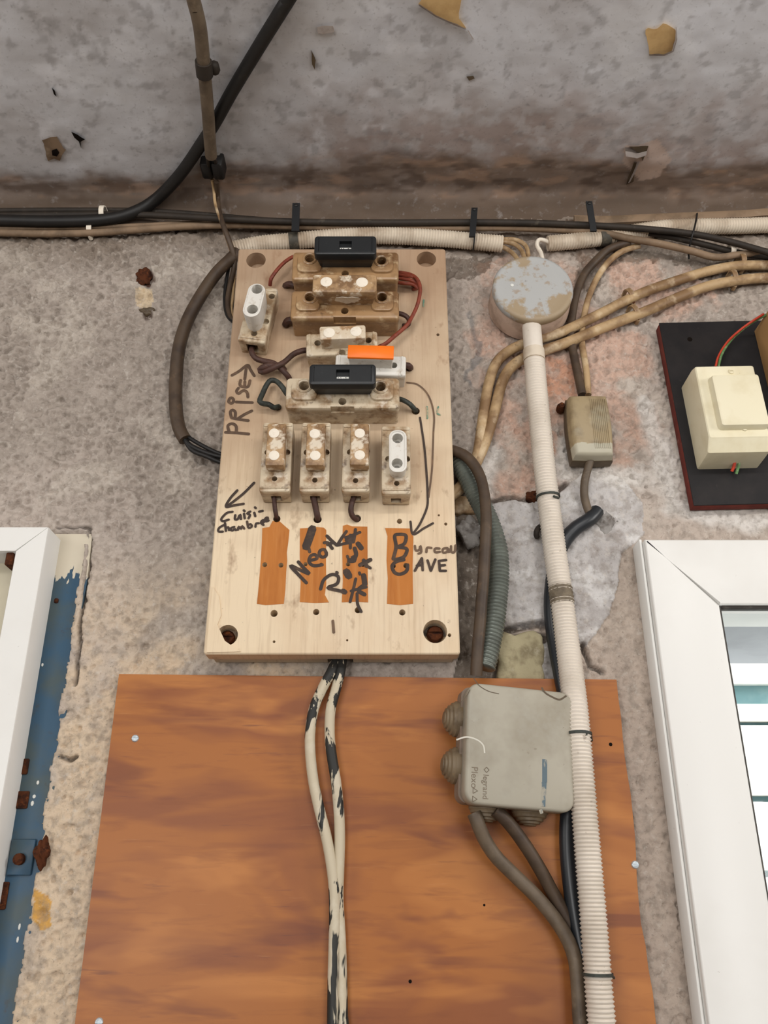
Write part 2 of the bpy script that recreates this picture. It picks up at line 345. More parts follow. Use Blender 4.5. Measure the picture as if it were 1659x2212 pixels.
def pdist(u, v, P):
    r = np.full(u.shape, 1e9)
    for (x1, y1), (x2, y2) in zip(P[:-1], P[1:]):
        dx, dy = x2 - x1, y2 - y1; t = np.clip(((u - x1) * dx + (v - y1) * dy) / (dx * dx + dy * dy), 0, 1)
        r = np.minimum(r, np.hypot(u - x1 - t * dx, v - y1 - t * dy))
    return r
def sm(x, a, b):
    t = np.clip((x - a) / (b - a), 0, 1); return t * t * (3 - 2 * t)
def lc(c): return np.array(lin(c)[:3])
def mixc(col, c, f): return col * (1 - f[..., None]) + lc(c) * f[..., None]
def grid_mesh(name, P, col, keep, mt):
    n0, n1 = P.shape[:2]; idx = np.arange(n0 * n1).reshape(n0, n1)
    q = np.stack([idx[:-1, :-1], idx[:-1, 1:], idx[1:, 1:], idx[1:, :-1]], -1)[keep]
    me = bpy.data.meshes.new(name); me.vertices.add(n0 * n1); me.vertices.foreach_set('co', P.reshape(-1).astype(np.float32))
    nf = len(q); me.loops.add(nf * 4); me.loops.foreach_set('vertex_index', q.reshape(-1).astype(np.int32))
    me.polygons.add(nf); me.polygons.foreach_set('loop_start', np.arange(0, nf * 4, 4, dtype=np.int32))
    me.polygons.foreach_set('use_smooth', np.ones(nf, bool)); me.update(calc_edges=True)
    a = me.color_attributes.new('tint', 'FLOAT_COLOR', 'POINT')
    c4 = np.ones((n0 * n1, 4), np.float32); c4[:, :3] = col.reshape(-1, 3); a.data.foreach_set('color', c4.reshape(-1))
    me.materials.append(mt); ob = bpy.data.objects.new(name, me); COL.objects.link(ob); return ob

# ------------------------------------------------------------------ the wall
FS = 0.0014
fx = np.arange(-.52, .5205, FS); fz = np.arange(-.16, .765, FS)
xs = np.concatenate([np.arange(-1.6, -.52, .05), fx, np.arange(.55, 1.65, .05)])
zs = np.concatenate([np.arange(-1.75, -.18, .05), fz])
nx0 = len(np.arange(-1.6, -.52, .05)); nz0 = len(np.arange(-1.75, -.18, .05))
X, Z = np.meshgrid(xs, zs); Zw = Z + CZ
U, V = PX(X, np.zeros_like(X), Zw)
jn = (fb(X, Z, .03, 1) - .5) * 60; jm = (fb(X, Z, .03, 9) - .5) * 60
Uj, Vj = U + jn, V + jm
CEMENT = [(1060, 1088), (1140, 1078), (1200, 1076), (1215, 1050), (1270, 1020), (1340, 1030), (1385, 1085), (1395, 1150), (1345, 1200), (1330, 1260), (1315, 1330), (1260, 1400), (1220, 1372), (1190, 1358), (1085, 1356), (1070, 1250)]
cem = inpoly(U + jn * .35, V + jm * .35, CEMENT).astype(float)
PINK = [(1020, 560), (1240, 540), (1460, 560), (1560, 640), (1400, 700), (1420, 860), (1440, 1010), (1330, 1030), (1200, 1060), (1060, 1085), (1040, 900), (1010, 700)]
pink = (inpoly(Uj, Vj, PINK).astype(float) + inpoly(U + jm * 1.3, V - jn * 1.3, PINK) + inpoly(U - jn, V + jm * .6, PINK)) / 3
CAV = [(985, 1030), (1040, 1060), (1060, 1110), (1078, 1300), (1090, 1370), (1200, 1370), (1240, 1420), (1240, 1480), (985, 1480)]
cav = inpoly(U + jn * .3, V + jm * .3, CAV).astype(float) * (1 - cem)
h = (fb(X, Z, .12, 2) - .5) * .004 + (fb(X, Z, .014, 5, 4) - .5) * .0050
pw = np.where(U < 640, np.where(V < 1180, 1.0, .42), np.where(V < 1080, .7, .28)) * (1 - .9 * cem)
pw = pw * (.75 + .45 * sm(fb(X, Z, .05, 21), .3, .65))
pit = np.zeros_like(X); nfx, nfz = len(fx), len(fz)
rs = np.random.RandomState(11); sp = .0058
gx = np.arange(-.51, .51, sp); gz = np.arange(-.155, .755, sp)
for cx_ in gx:
    for cz_ in gz:
        px_ = cx_ + rs.uniform(-.6, .6) * sp; pz_ = cz_ + rs.uniform(-.6, .6) * sp
        a = rs.uniform(.0014, .0034) ; e = rs.uniform(.8, 1.5); dep = rs.uniform(.2, 1.0) ** 1.2 * .0062; an = rs.uniform(-.6, .9)
        if rs.rand() < .12: a *= 1.35; dep *= 1.3
        i0 = int((px_ - fx[0]) / FS); j0 = int((pz_ - fz[0]) / FS); w = 5
        i1, i2 = max(0, i0 - w), min(nfx, i0 + w + 2); j1, j2 = max(0, j0 - w), min(nfz, j0 + w + 2)
        if i1 >= i2 or j1 >= j2: continue
        dx = fx[i1:i2][None, :] - px_; dz = fz[j1:j2][:, None] - pz_
        c_, s_ = math.cos(an), math.sin(an); du = (dx * c_ + dz * s_) / (a * e); dv = (-dx * s_ + dz * c_) / a
        r2 = du * du + dv * dv
        sl = (slice(nz0 + j1, nz0 + j2), slice(nx0 + i1, nx0 + i2))
        pit[sl] = np.maximum(pit[sl], dep * np.exp(-r2 * r2 * .7))
h = h - pit * pw
for k_ in range(5200):                       # sparse sharp pinholes
    px_ = rs.uniform(-.5, .5); pz_ = rs.uniform(-.15, .7); a = rs.uniform(.0009, .0019); dep = rs.uniform(.0015, .0042)
    i0 = int((px_ - fx[0]) / FS); j0 = int((pz_ - fz[0]) / FS); w = 3
    i1, i2 = max(0, i0 - w), min(nfx, i0 + w + 2); j1, j2 = max(0, j0 - w), min(nfz, j0 + w + 2)
    dx = fx[i1:i2][None, :] - px_; dz = fz[j1:j2][:, None] - pz_; r2 = (dx * dx + dz * dz) / (a * a)
    sl = (slice(nz0 + j1, nz0 + j2), slice(nx0 + i1, nx0 + i2)); h[sl] -= dep * np.exp(-r2 * r2 * .6)
h += cem * (.0030 + (fb(X, Z, .012, 31) - .5) * .004)
h -= cav * (.007 + (fb(X, Z, .03, 33) - .5) * .016)
CR = [[(1062, 1087), (1085, 1082), (1112, 1078), (1140, 1082), (1160, 1070), (1185, 1072), (1210, 1052), (1225, 1042)], [(1088, 1362), (1130, 1352), (1188, 1352)],
      [(130, 1632), (150, 1640), (165, 1632)], [(1255, 1395), (1275, 1440), (1300, 1452)], [(160, 1480), (175, 1330), (185, 1260), (195, 1140)], [(120, 1141), (150, 1139), (192, 1140)]]
CRW = [5, 7, 4, 4, 3, 2]
crk = np.zeros_like(X)
for P_, w_ in zip(CR, CRW):
    dd = pdist(U + jn * .25, V + jm * .25, P_); crk = np.maximum(crk, 1 - sm(dd, w_ * .5, w_ * 1.6))
h -= crk * .006
HOLES = [(310, 596, 22), (316, 668, 14)]
for u_, v_, r_ in HOLES: h -= (1 - sm(np.hypot(U - u_ + jn * .2, V - v_ + jm * .2), r_ * .5, r_)) * .004
POSTX = -.3010
h = np.where((X < POSTX + (fb(X, Z, .012, 81) - .5) * .006) & (Z < .334), -.008, h)
h = np.where((np.abs(X) < .55) & (Z > -.2), h, 0)
h *= sm(.755 - Z, 0, .02)
big = fb(X, Z, .2, 41); med = fb(X, Z, .04, 43)
col = np.ones(X.shape + (3,)) * lc((182, 170, 160))
col = mixc(col, (150, 140, 130), sm(big, .40, .62) * .6)
col = mixc(col, (196, 186, 174), sm(med, .52, .72) * .5)
lowl = sm(V, 1150, 1450) * (U < 700)
col = mixc(col, (214, 192, 164), lowl * sm(fb(X, Z, .06, 47), .30, .60) * .8)
col = mixc(col, (182, 166, 152), (U > 1000) * sm(V, 1000, 1300) * .7)
col = mixc(col, (196, 164, 146), pink * sm(fb(X, Z, .03, 51), .30, .62) * .85)
col = mixc(col, (198, 148, 120), inpoly(U + jn * .7, V + jm * .7, [(1165, 780), (1240, 780), (1236, 930), (1212, 960), (1240, 1055), (1165, 1070)]) * sm(fb(X, Z, .02, 57), .3, .5) * .75)
col = mixc(col, (190, 186, 184), cem * .95); col = mixc(col, (160, 154, 151), cem * sm(med, .5, .66) * .5); col = mixc(col, (218, 216, 214), cem * sm(fb(X, Z, .02, 53), .55, .7) * .6)
SALT = [[(1395, 880), (1425, 1000), (1450, 1090), (1560, 1118), (1640, 1122)], [(1270, 1022), (1330, 1030), (1380, 1030)], [(1062, 985), (1050, 1040), (1048, 1075)], [(1218, 960), (1226, 1010)]]
for P_ in SALT: col = mixc(col, (214, 209, 203), (1 - sm(pdist(Uj, Vj, P_), 8, 38)) * .85)
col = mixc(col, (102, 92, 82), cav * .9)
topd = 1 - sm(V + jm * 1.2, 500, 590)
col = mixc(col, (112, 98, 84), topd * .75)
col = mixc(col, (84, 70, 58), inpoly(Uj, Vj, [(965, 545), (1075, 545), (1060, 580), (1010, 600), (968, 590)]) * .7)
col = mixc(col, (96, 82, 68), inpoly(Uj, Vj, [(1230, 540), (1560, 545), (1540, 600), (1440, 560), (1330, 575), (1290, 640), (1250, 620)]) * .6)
col = mixc(col, (110, 112, 114), (1 - sm(pdist(Uj, Vj, [(1018, 690), (1024, 740), (1026, 820)]), 3, 9)) * .6)
col = mixc(col, (204, 152, 62), inpoly(U + jn * .5, V + jm * .5, [(70, 1925), (110, 1950), (112, 2005), (95, 2010), (70, 1975)]) * .85)
col = mixc(col, (50, 40, 34), crk * .8)
col = mixc(col, (70, 44, 34), (1 - sm(np.hypot(U - 310 + jn * .4, V - 596 + jm * .4), 17, 21)))
col = mixc(col, (206, 186, 156), inpoly(U + jn * .4, V + jm * .4, [(285, 622), (328, 622), (326, 660), (290, 662)]) * .9)
col = mixc(col, (78, 64, 56), (1 - sm(np.hypot((U - 318 + jn * .4) * .7, V - 673 + jm * .4), 9, 13)))
P3 = np.stack([X, -h, Zw], -1)
xm = (X[:-1, :-1] + X[1:, 1:]) / 2; zm = (Z[:-1, :-1] + Z[1:, 1:]) / 2
keep = ~(((xm > .272) & (xm < .86) & (zm < .296) & (zm > -.9)) | ((xm < -.345) & (xm > -1.1) & (zm < .318)))
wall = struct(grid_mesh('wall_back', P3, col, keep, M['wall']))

# ------------------------------------------------------------------ the ceiling with its cove
RC = .03
sa = np.concatenate([np.linspace(0, RC * math.pi / 2, 14), RC * math.pi / 2 + np.arange(.0022, .36, .0022), RC * math.pi / 2 + np.arange(.40, 3.14, .06)])
xc = np.concatenate([np.arange(-1.6, -.6, .05), np.arange(-.6, .6, .0026), np.arange(.6, 1.65, .05)])
XX, SS = np.meshgrid(xc, sa)
ang = np.clip(SS / RC, 0, math.pi / 2); flat_ = np.maximum(SS - RC * math.pi / 2, 0)
YY = -(RC - RC * np.cos(ang)) - flat_; ZZ = H - RC + RC * np.sin(ang)
U, V = PX(XX, YY, ZZ)
hh = ((fb(XX, SS, .10, 61) - .5) * .005 + (fb(XX, SS, .025, 63) - .5) * .0009) * (SS < .5)
bump_ = inpoly(U, V, [(1330, 300), (1400, 310), (1440, 350), (1400, 395), (1340, 400)])
ny, nz_ = np.cos(ang), np.sin(ang)
YY2 = YY - hh * ny - 0; ZZ2 = ZZ - hh * nz_
jn = (fb(XX, SS, .04, 65) - .5) * 90; jm = (fb(XX, SS, .05, 67) - .5) * 110; med = fb(XX, SS, .05, 69); big = fb(XX, SS, .15, 71); fine = fb(XX, SS, .012, 73)
col = np.ones(XX.shape + (3,)) * lc((204, 204, 208))
col = mixc(col, (176, 171, 170), sm(big, .42, .66) * .5); col = mixc(col, (214, 213, 214), sm(med, .54, .74) * .4)
col = mixc(col, (158, 140, 132), sm(V + jm * 1.6, 120, 330) * sm(U + jn * 2, 560, 800) * (.55 + .45 * sm(fb(XX, SS, .02, 79), .4, .6)) * .8)
col = mixc(col, (222, 222, 226), sm(fb(XX, SS, .03, 85), .56, .68) * sm(fb(XX, SS, .2, 87), .4, .6) * .55)
col = mixc(col, (140, 136, 136), sm(fb(XX, SS, .012, 89), .58, .72) * .45); col = mixc(col, (205, 205, 208), sm(fine, .60, .74) * .4)
edge = 352 + 25 * np.sin(U / 260.0 + 1.2) + np.where(U > 1300, -(U - 1300) * .10, 0)
br = sm(V + jm * .55, edge - 14, edge + 30)
col = mixc(col, (128, 108, 92), br * .85)
col = mixc(col, (176, 146, 124), br * sm(fb(XX, SS * 3, .04, 75), .52, .70) * (V < 430) * .6)
col = mixc(col, (96, 80, 70), br * sm(fb(XX * .6, SS * 1.6, .018, 77), .50, .70) * .7)
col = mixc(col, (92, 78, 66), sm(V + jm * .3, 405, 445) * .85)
col = mixc(col, (205, 182, 168), inpoly(U + jn * .2, V + jm * .2, [(1350, 310), (1420, 300), (1450, 340), (1420, 385), (1380, 390), (1350, 350)]) * .7)
P3 = np.stack([XX, YY2, ZZ2], -1)
ceil = struct(grid_mesh('ceiling', P3, col, np.ones((len(sa) - 1, len(xc) - 1), bool), M['ceil']))

bm = BM(); box(bm, Frame((0, -1.3, 0)), -2.6, 2.6, -.05, 0, -1.4, 2.6); struct(finish('floor', bm, M['floor']))
M['room'] = mat('room_plaster', (158, 148, 137), [ly((138, 128, 117), 8, .42, .62, .5)], .9)
for nm, a in (('wall_left', (-1.65, -1.6, 0, H, -.05, 3.15)), ('wall_right', (1.6, 1.65, 0, H, -.05, 3.15)), ('wall_rear', (-1.65, 1.65, 0, H, 3.15, 3.2))):
    bm = BM(); box(bm, WALLF, *a); struct(finish(nm, bm, M['room']))
bm = BM(); box(bm, WALLF, -1.65, 1.65, H + .02, H + .06, -.05, 3.2); part('ceiling_slab', bm, M['room'], ceil)

# ceiling: peeled patches, flakes and holes are pieces of the ceiling
CF = lambda u, v, off: C(u, v, off)
def cpatch(name, pts, mt, o0, o1, jag=3.0, parent=None, seed=0):
    rr = random.Random(seed); P = []
    for i, (a, b) in enumerate(pts):
        c, d = pts[(i + 1) % len(pts)]; n = max(1, int(math.hypot(c - a, d - b) / 9))
        for k in range(n):
            P.append((a + (c - a) * k / n + rr.uniform(-jag, jag), b + (d - b) * k / n + rr.uniform(-jag, jag)))
    bm = BM(); A = [bm.verts.new(C(u, v, o0)) for u, v in P]; B = [bm.verts.new(C(u, v, o1)) for u, v in P]
    capped(bm, A, B)
    return part(name, bm, mt, parent)
def lip(name, pts, w, drop, mt, parent):        # curled edge of paint hanging from the ceiling
    bm = BM(); n = len(pts)
    rows = []
    for j, (k, o) in enumerate(((0, .0012), (.4, .0022), (.75, .5), (1.0, 1.0))):
        row = []
        for i, (u, v, nu, nv) in enumerate(pts):
            off = o if j < 2 else .0022 + drop * o
            row.append(bm.verts.new(C(u + nu * w * k, v + nv * w * k, off)))
        rows.append(row)
    for a, b in zip(rows[:-1], rows[1:]):
        for i in range(n - 1): face(bm, (a[i], a[i + 1], b[i + 1], b[i]))
    r = bmesh.ops.solidify(bm, geom=bm.faces[:], thickness=.0006)
    return part(name, bm, mt, parent)
cpatch('exposed_coat', [(905, 8), (925, -25), (1000, -25), (996, 10), (990, 40), (1008, 62), (985, 52), (940, 32)], M['ochre'], -.004, .0022, 2, ceil, 1)['label'] = 'ochre patch where the paint has peeled'
cpatch('exposed_coat', [(1393, 62), (1420, 62), (1432, 50), (1458, 62), (1460, 85), (1452, 110), (1435, 118), (1403, 118)], M['ochre'], -.004, .0022, 2, ceil, 2)
lip('paint_flake', [(1461, 58, -.1, .2), (1463, 85, -.5, .1), (1455, 112, -.4, -.3), (1435, 121, -.1, -.4), (1402, 120, .1, -.3)], 9, .004, M['flake'], ceil)
lip('paint_flake', [(905, 12, .1, -.4), (940, 36, .1, -.4), (985, 56, -.1, -.4), (1012, 66, -.3, -.1), (1024, 85, -.4, 0)], 9, .004, M['flake'], ceil)
lip('paint_flake', [(1350, 318, .1, 1), (1375, 322, .05, 1), (1400, 316, -.2, 1)], 20, .009, M['flake'], ceil)
lip('paint_flake', [(1352, 398, .6, -.3), (1362, 375, .7, -.2), (1372, 350, .7, -.1)], 15, .009, M['flake'], ceil)
cpatch('peel_shadow_gap', [(1358, 316), (1400, 315), (1394, 335), (1388, 348), (1384, 332)], M['inlinebase'], -.003, .0034, 1, ceil, 5)['label'] = 'tear in the hanging paint, its shade painted dark'
cpatch('peel_shadow_gap', [(1352, 398), (1370, 350), (1374, 352), (1368, 392)], M['inlinebase'], -.003, .0034, 1, ceil, 6)  # shade in both peel gaps is put in as dark colour
cpatch('plaster_hole', [(112, 326), (122, 322), (128, 330), (124, 338), (114, 336)], M['hole'], -.003, .0030, 1, ceil, 7)['label'] = 'dark drilled hole in the ceiling'
cpatch('hole_surround', [(92, 300), (120, 297), (145, 325), (130, 345), (105, 345)], M['beigecable'], -.003, .0024, 3, ceil, 8)
cpatch('torn_flake', [(154, 285), (168, 290), (183, 302), (174, 306), (176, 320), (170, 306), (160, 298)], M['hole'], -.003, .0030, 1, ceil, 9)
cpatch('torn_flake', [(112, 190), (118, 196), (121, 208), (116, 204)], M['hole'], -.003, .0028, 1, ceil, 10)
cpatch('torn_flake', [(672, 108), (682, 130), (680, 150), (675, 140)], M['inlinebase'], -.003, .0028, 1, ceil, 11)
cpatch('torn_flake', [(685, 58), (720, 55), (722, 68), (700, 74), (688, 70)], M['flake'], -.003, .0032, 2, ceil, 12)
cpatch('torn_flake', [(1008, 165), (1022, 163), (1026, 170), (1014, 175)], M['inlinebase'], -.003, .0028, 1, ceil, 13)

# ------------------------------------------------------------------ tubes by photograph points
def path(pts, off):                   # runs that leave the photograph go on straight beyond it
    P = [S(p[0], p[1], p[2] if len(p) > 2 else off) for p in pts]
    def on(u, v, p):
        if v > 2240: return p + Vector((0, 0, -.40)), p + Vector((0, 0, -.85))
        if u > 1700: return p + Vector((.35, 0, -.004)), p + Vector((.95, 0, -.008))
        if u < -60: return p + Vector((-.4, 0, .002)), p + Vector((-.95, 0, .004))
        if v < -25: q = (P[0] - P[1]).normalized(); q.z = 0; return p + q * .3, p + q * .9
    a = on(pts[0][0], pts[0][1], P[0]); b = on(pts[-1][0], pts[-1][1], P[-1])
    return (list(a[::-1]) if a else []) + P + (list(b) if b else [])
def cable(name, label, pts, r, mt, off=None, cat='cable', group=None, seg=10, step=.005, rf=None, parent=None, squash=None):
    P = path(pts, r + .001 if off is None else off); q, L = spline(P, step)
    bm = BM(); sweep(bm, q, r, seg, rf, L, squash=squash)
    if parent is not None: o = part(name, bm, mt, parent, label)
    else: o = tag(finish(name, bm, mt, q[0]), label, cat, group)
    return o, q, L
def sleeve(name, q, L, s0, s1, r, mt, parent, label=None, seg=14, rf=None):
    idx = [i for i in range(len(q)) if s0 <= L[i] <= s1]
    bm = BM(); sweep(bm, [q[i] for i in idx], r, seg, rf, [L[i] for i in idx]); return part(name, bm, mt, parent, label)
def near(q, L, u, v):
    b = min(range(len(q)), key=lambda i: (lambda p: (p[0] - u) ** 2 + (p[1] - v) ** 2)(PX(*q[i]))); return L[b]
def ring_at(bm, q, L, s, r, w, t, seg=16):      # band around a tube
    idx = min(range(len(q)), key=lambda i: abs(L[i] - s)); a = q[max(idx - 1, 0)]; b = q[min(idx + 1, len(q) - 1)]; T = (b - a).normalized(); p = q[idx]
    rings = [p - T * w / 2, p - T * w / 2, p + T * w / 2, p + T * w / 2]; n = Vector((0, -1, 0)); n = (n - T * n.dot(T)).normalized(); bb = T.cross(n); out = []
    for k, c in enumerate(rings):
        rr = r if k in (0, 3) else r + t
        out.append([bm.verts.new(c + n * math.cos(2 * math.pi * i / seg) * rr + bb * math.sin(2 * math.pi * i / seg) * rr) for i in range(seg)])
    loops(bm, out, False, False)
    for i in range(seg): face(bm, (out[3][i], out[3][(i + 1) % seg], out[0][(i + 1) % seg], out[0][i]))

# ------------------------------------------------------------------ plywood sheet
PD = .012
x0, x1 = W(257, 1456, PD).x, W(1337, 1468, PD).x - .0015
ztl, ztr = W(257, 1456, PD).z, W(1337, 1468, PD).z; zb = CZ - .38
ply = thing('plywood_sheet', 'large orange-brown varnished plywood sheet screwed below the fuse board', 'plywood', (0, 0, zb))
rr = random.Random(4); edge = []
for k in range(34):
    z = ztr + (zb - ztr) * k / 33; edge.append((x1 + rr.uniform(-.0012, .0008) - (.002 if 9 < k < 13 else 0), z))
bm = BM(); pts = [(x0, zb), (x0, ztl), (x0 * .3 + x1 * .7, ztr + .0015)] + edge[:-1] + [(x1, zb)]
poly(bm, WALLF, pts, .0045, PD)
part('sheet', bm, M['ply'], ply)
def screw(name, parent, fr, x, z, o, r, mt, label=None):
    bm = BM(); lathe(bm, fr, x, z, [(r, o - .003), (r, o), (r * .8, o + r * .35), (r * .35, o + r * .5)], 14)
    cb = BM(); box(cb, fr, x - r * 1.2, x + r * 1.2, z - r * .14, z + r * .14, o + r * .2, o + r)
    return part(name, bm, mt, parent, label, 40, cb)
for u, v in ((292, 1595), (1372, 1868), (214, 2208)):
    p = W(u, v, PD); screw('screw', ply, WALLF, p.x, p.z, PD, .0034, M['zinc'], 'pale screw head')
for u, v, r in ((1319, 1608, 1.6), (1272, 1845, .8), (886, 2120, 1.4), (1046, 1955, 1.0)):
    p = W(u, v, PD); bm = BM(); cyl(bm, WALLF, p.x, p.z, PD - .001, PD + .0002, r * .001, 10)
    part('nail_hole', bm, M['hole'], ply)

# ------------------------------------------------------------------ fuse board
BD = .045
bx0, bx1, bz0, bz1 = -.1622, .0684, CZ + .1941, CZ + .6549
board = thing('fuse_board', 'pale painted wooden board carrying the porcelain fuse holders', 'board', ((bx0 + bx1) / 2, 0, bz0))
BF = Frame((0, -BD, 0))
def onb(u, v, o=0): p = W(u, v, BD + o); return p.x, p.z
cb = BM()
BIG = [(553, 562, 21), (921, 560, 21), (491, 1372, 23), (940, 1364, 26)]
def hr(u, v, rpx): return rpx * _t(u, v, BD) / FPX
for u, v, r in BIG: x, z = onb(u, v); cyl(cb, BF, x, z, -.024, .01, hr(u, v, r), 22)
SMALL = [(598, 1121, 8), (686, 1122, 9), (771, 1120, 9), (863, 1126, 6), (592, 1325, 8), (683, 1322, 7), (773, 1318, 7), (869, 1323, 7), (572, 1220, 5.5), (607, 1221, 5.5), (660, 1219, 4.5), (694, 1220, 4.5), (752, 1219, 5), (784, 1220, 5), (849, 1223, 6), (877, 1222, 6), (946, 723, 3.5), (971, 1372, 4), (592, 1386, 3), (750, 1383, 2.5), (963, 1132, 3.5), (948, 1113, 2.5), (609, 792, 8), (600, 880, 8), (898, 888, 9), (884, 795, 9), (622, 614, 6)]
for u, v, r in SMALL: x, z = onb(u, v); cyl(cb, BF, x, z, -.024, .01, hr(u, v, r), 12)
bm = BM(); bbox(bm, WALLF, bx0, bx1, bz0, bz1, BD - .019, BD, .0012)
pan = part('panel', bm, M['board'], board, None, 35, cb)
for nm, a in (('batten', (bx0 + .003, bx1 - .003, bz0 + .002, bz0 + .022)), ('batten', (bx0 + .003, bx1 - .003, bz1 - .022, bz1 - .001))):
    bm = BM(); cb = None
    bbox(bm, WALLF, a[0], a[1], a[2], a[3], .0055, BD - .0192, .001)
    if a[2] < bz0 + .01:
        cb = BM(); x = W(732, 1440, .02).x; box(cb, WALLF, x - .011, x + .013, a[2] - .01, a[2] + .03, -.01, .022)
    part(nm, bm, M['board'], board, None, 35, cb)
for u, v, r in BIG[2:]:
    x, z = onb(u, v, -.012); screw('mounting_screw', pan, BF, x, z - .002, -.0135, hr(u, v, r) * .72, M['rust'], 'rusty slotted screw sunk in the corner hole')
# flaked splinter on the left edge
bm = BM(); P = [onb(*p) for p in ((448, 1385), (452, 1340), (460, 1268), (474, 1290), (478, 1330), (470, 1350), (486, 1385), (520, 1408), (447, 1410))]
poly(bm, BF, P, -.0005, .0012)
part('split_edge', bm, M['board'], pan, 'lifting flake of paint on the lower left edge')
# bare strips
k = 3.072
STR = [[(328, 187), (375, 180), (395, 142), (425, 132), (440, 140), (462, 160), (490, 185), (508, 200), (500, 280), (490, 350), (493, 400), (486, 480), (480, 600), (470, 690), (350, 698), (292, 690), (305, 560), (318, 400), (325, 280)],
       [(578, 190), (640, 186), (690, 180), (735, 184), (752, 200), (750, 420), (752, 560), (742, 630), (770, 680), (680, 684), (576, 678), (582, 560), (576, 360)],
       [(862, 172), (890, 164), (925, 176), (1025, 178), (1026, 400), (1030, 680), (940, 676), (855, 680), (862, 540), (858, 340)],
       [(1142, 187), (1310, 190), (1316, 230), (1330, 240), (1325, 440), (1328, 690), (1240, 698), (1155, 690), (1160, 520), (1152, 400), (1158, 240)]]
for i, P in enumerate(STR):
    bm = BM(); poly(bm, BF, [onb(a / k + 460, b / k + 1080) for a, b in P], -.0004, .00035)
    cb = BM()
    for u, v, r in SMALL[:16]: x, z = onb(u, v); cyl(cb, BF, x, z, -.002, .002, hr(u, v, r), 12)
    part('bare_wood_strip', bm, M['bare'], board, 'orange strip of bare unpainted wood', 30, cb)
# writing
def pen(name, strokes, w, mt, label, tr=None, o=.0006, parent=board, d=BD):
    bm = BM()
    for s in strokes:
        ww = w
        if isinstance(s[0], (int, float)): ww, s = s[0], s[1:]
        pts = [tr(*p) if tr else p for p in s]
        if len(pts) == 1: pts = [pts[0], (pts[0][0] + 2, pts[0][1] + 2)]
        P = [W(u, v, d + o) for u, v in pts]; q, L = spline(P, .0012)
        q = [q[0] - (q[1] - q[0]).normalized() * ww * .0004] + q + [q[-1] + (q[-1] - q[-2]).normalized() * ww * .0004]
        n = len(q)
        sweep(bm, q, ww * .0005, 8, lambda i: (.55 if i in (0, n - 1) else 1), list(range(n)), flat=.12)
    return part(name, bm, mt, parent, label, 60)
t1 = lambda a, b: (a / 3.072 + 460, b / 3.072 + 1080)
t2 = lambda a, b: (a / 3.95 + 340, b / 3.95 + 480)
t3 = lambda a, b: (a / 2.86 + 430, b / 2.86 + 900)
t4 = lambda a, b: (a / 2.86 + 430, b / 2.86 + 480)
pen('handwriting', [[(580, 1792), (680, 1797), (780, 1806)], [(612, 1790), (602, 1735), (640, 1718), (672, 1742), (672, 1796)],
    [(632, 1668), (700, 1682), (776, 1692)], [(632, 1668), (622, 1620), (642, 1600), (664, 1622), (662, 1668)], [(690, 1672), (745, 1638), (806, 1608)],
    [(672, 1533), (740, 1536), (810, 1538)], [(606, 1530), (618, 1500), (640, 1500), (650, 1524), (632, 1546), (606, 1530)],
    [(692, 1414), (675, 1440), (692, 1462), (722, 1440), (748, 1436), (768, 1460), (772, 1492)],
    [(710, 1346), (704, 1384), (722, 1402), (772, 1402), (790, 1350)], [(744, 1400), (746, 1360)],
    [(745, 1340), (752, 1280), (760, 1232)], [(635, 1306), (700, 1268), (768, 1218), (792, 1255), (826, 1310)]], 3.0, M['ink_mid'], 'handwritten word PRISE with an arrow, running up the board', t2)
pen('handwriting', [[(340, 408), (270, 478), (168, 558)], [(236, 455), (192, 505), (166, 556), (215, 548), (275, 538)]], 2.6, M['ink'], 'handwritten arrow pointing down to the left', t3)
pen('handwriting', [[(130, 78), (92, 86), (56, 124), (66, 140), (105, 130)], [(148, 100), (146, 128), (165, 126), (180, 96), (186, 126)], [(206, 90), (211, 122)], [(204, 68)], [(248, 76), (226, 90), (246, 98), (236, 122)], [(274, 84), (281, 108)], [(278, 48)], [(306, 77), (330, 72)]], 2.4, M['ink'], 'handwritten word Cuisin', t1)
pen('handwriting', [[(76, 164), (42, 184), (36, 208), (66, 210)], [(80, 152), (86, 206)], [(86, 186), (102, 180), (107, 200)], [(142, 178), (118, 188), (126, 204), (146, 192), (152, 200)], [(166, 198), (171, 176), (186, 192), (192, 172), (208, 190)], [(226, 142), (236, 184), (258, 176), (250, 160), (234, 166)], [(282, 178), (286, 156), (304, 154)], [(318, 150), (340, 148), (332, 132), (318, 150), (336, 166)], [(346, 132), (364, 128), (362, 114), (346, 124), (350, 142), (370, 136)]], 2.3, M['ink'], 'handwritten word Chambre', t1)
pen('handwriting', [[(620, 550), (566, 494), (515, 436), (590, 470), (640, 490), (600, 448), (566, 410)], [(642, 402), (690, 388), (680, 364), (650, 370), (638, 410), (668, 436), (726, 430)], [(752, 350), (738, 328), (712, 336), (706, 362), (726, 380), (750, 370), (752, 350)], [(738, 284), (762, 284), (792, 322)], [(756, 238), (790, 272), (822, 300)], [(760, 296), (800, 280)]], 3.2, M['ink'], 'handwritten word Neon', t1)
pen('handwriting', [[8, (660, 190), (640, 250), (618, 310)], [3, (632, 300), (642, 346)]], 3, M['ink'], 'thick pen bar above the second bare strip', t1)
pen('handwriting', [[(825, 300), (856, 250), (886, 208)], [(825, 300), (880, 288), (932, 278)], [(932, 280), (940, 240), (946, 194)], [(880, 250), (930, 232), (976, 214)], [(912, 232), (912, 320)], [5, (890, 268), (925, 250)]], 3, M['ink'], 'handwritten arrow and number 4', t1)
pen('handwriting', [[(714, 592), (736, 530), (790, 494), (832, 510), (822, 556), (762, 582), (830, 600), (878, 610)], [5, (862, 604), (876, 612)]], 3.2, M['ink'], 'handwritten letter R', t1)
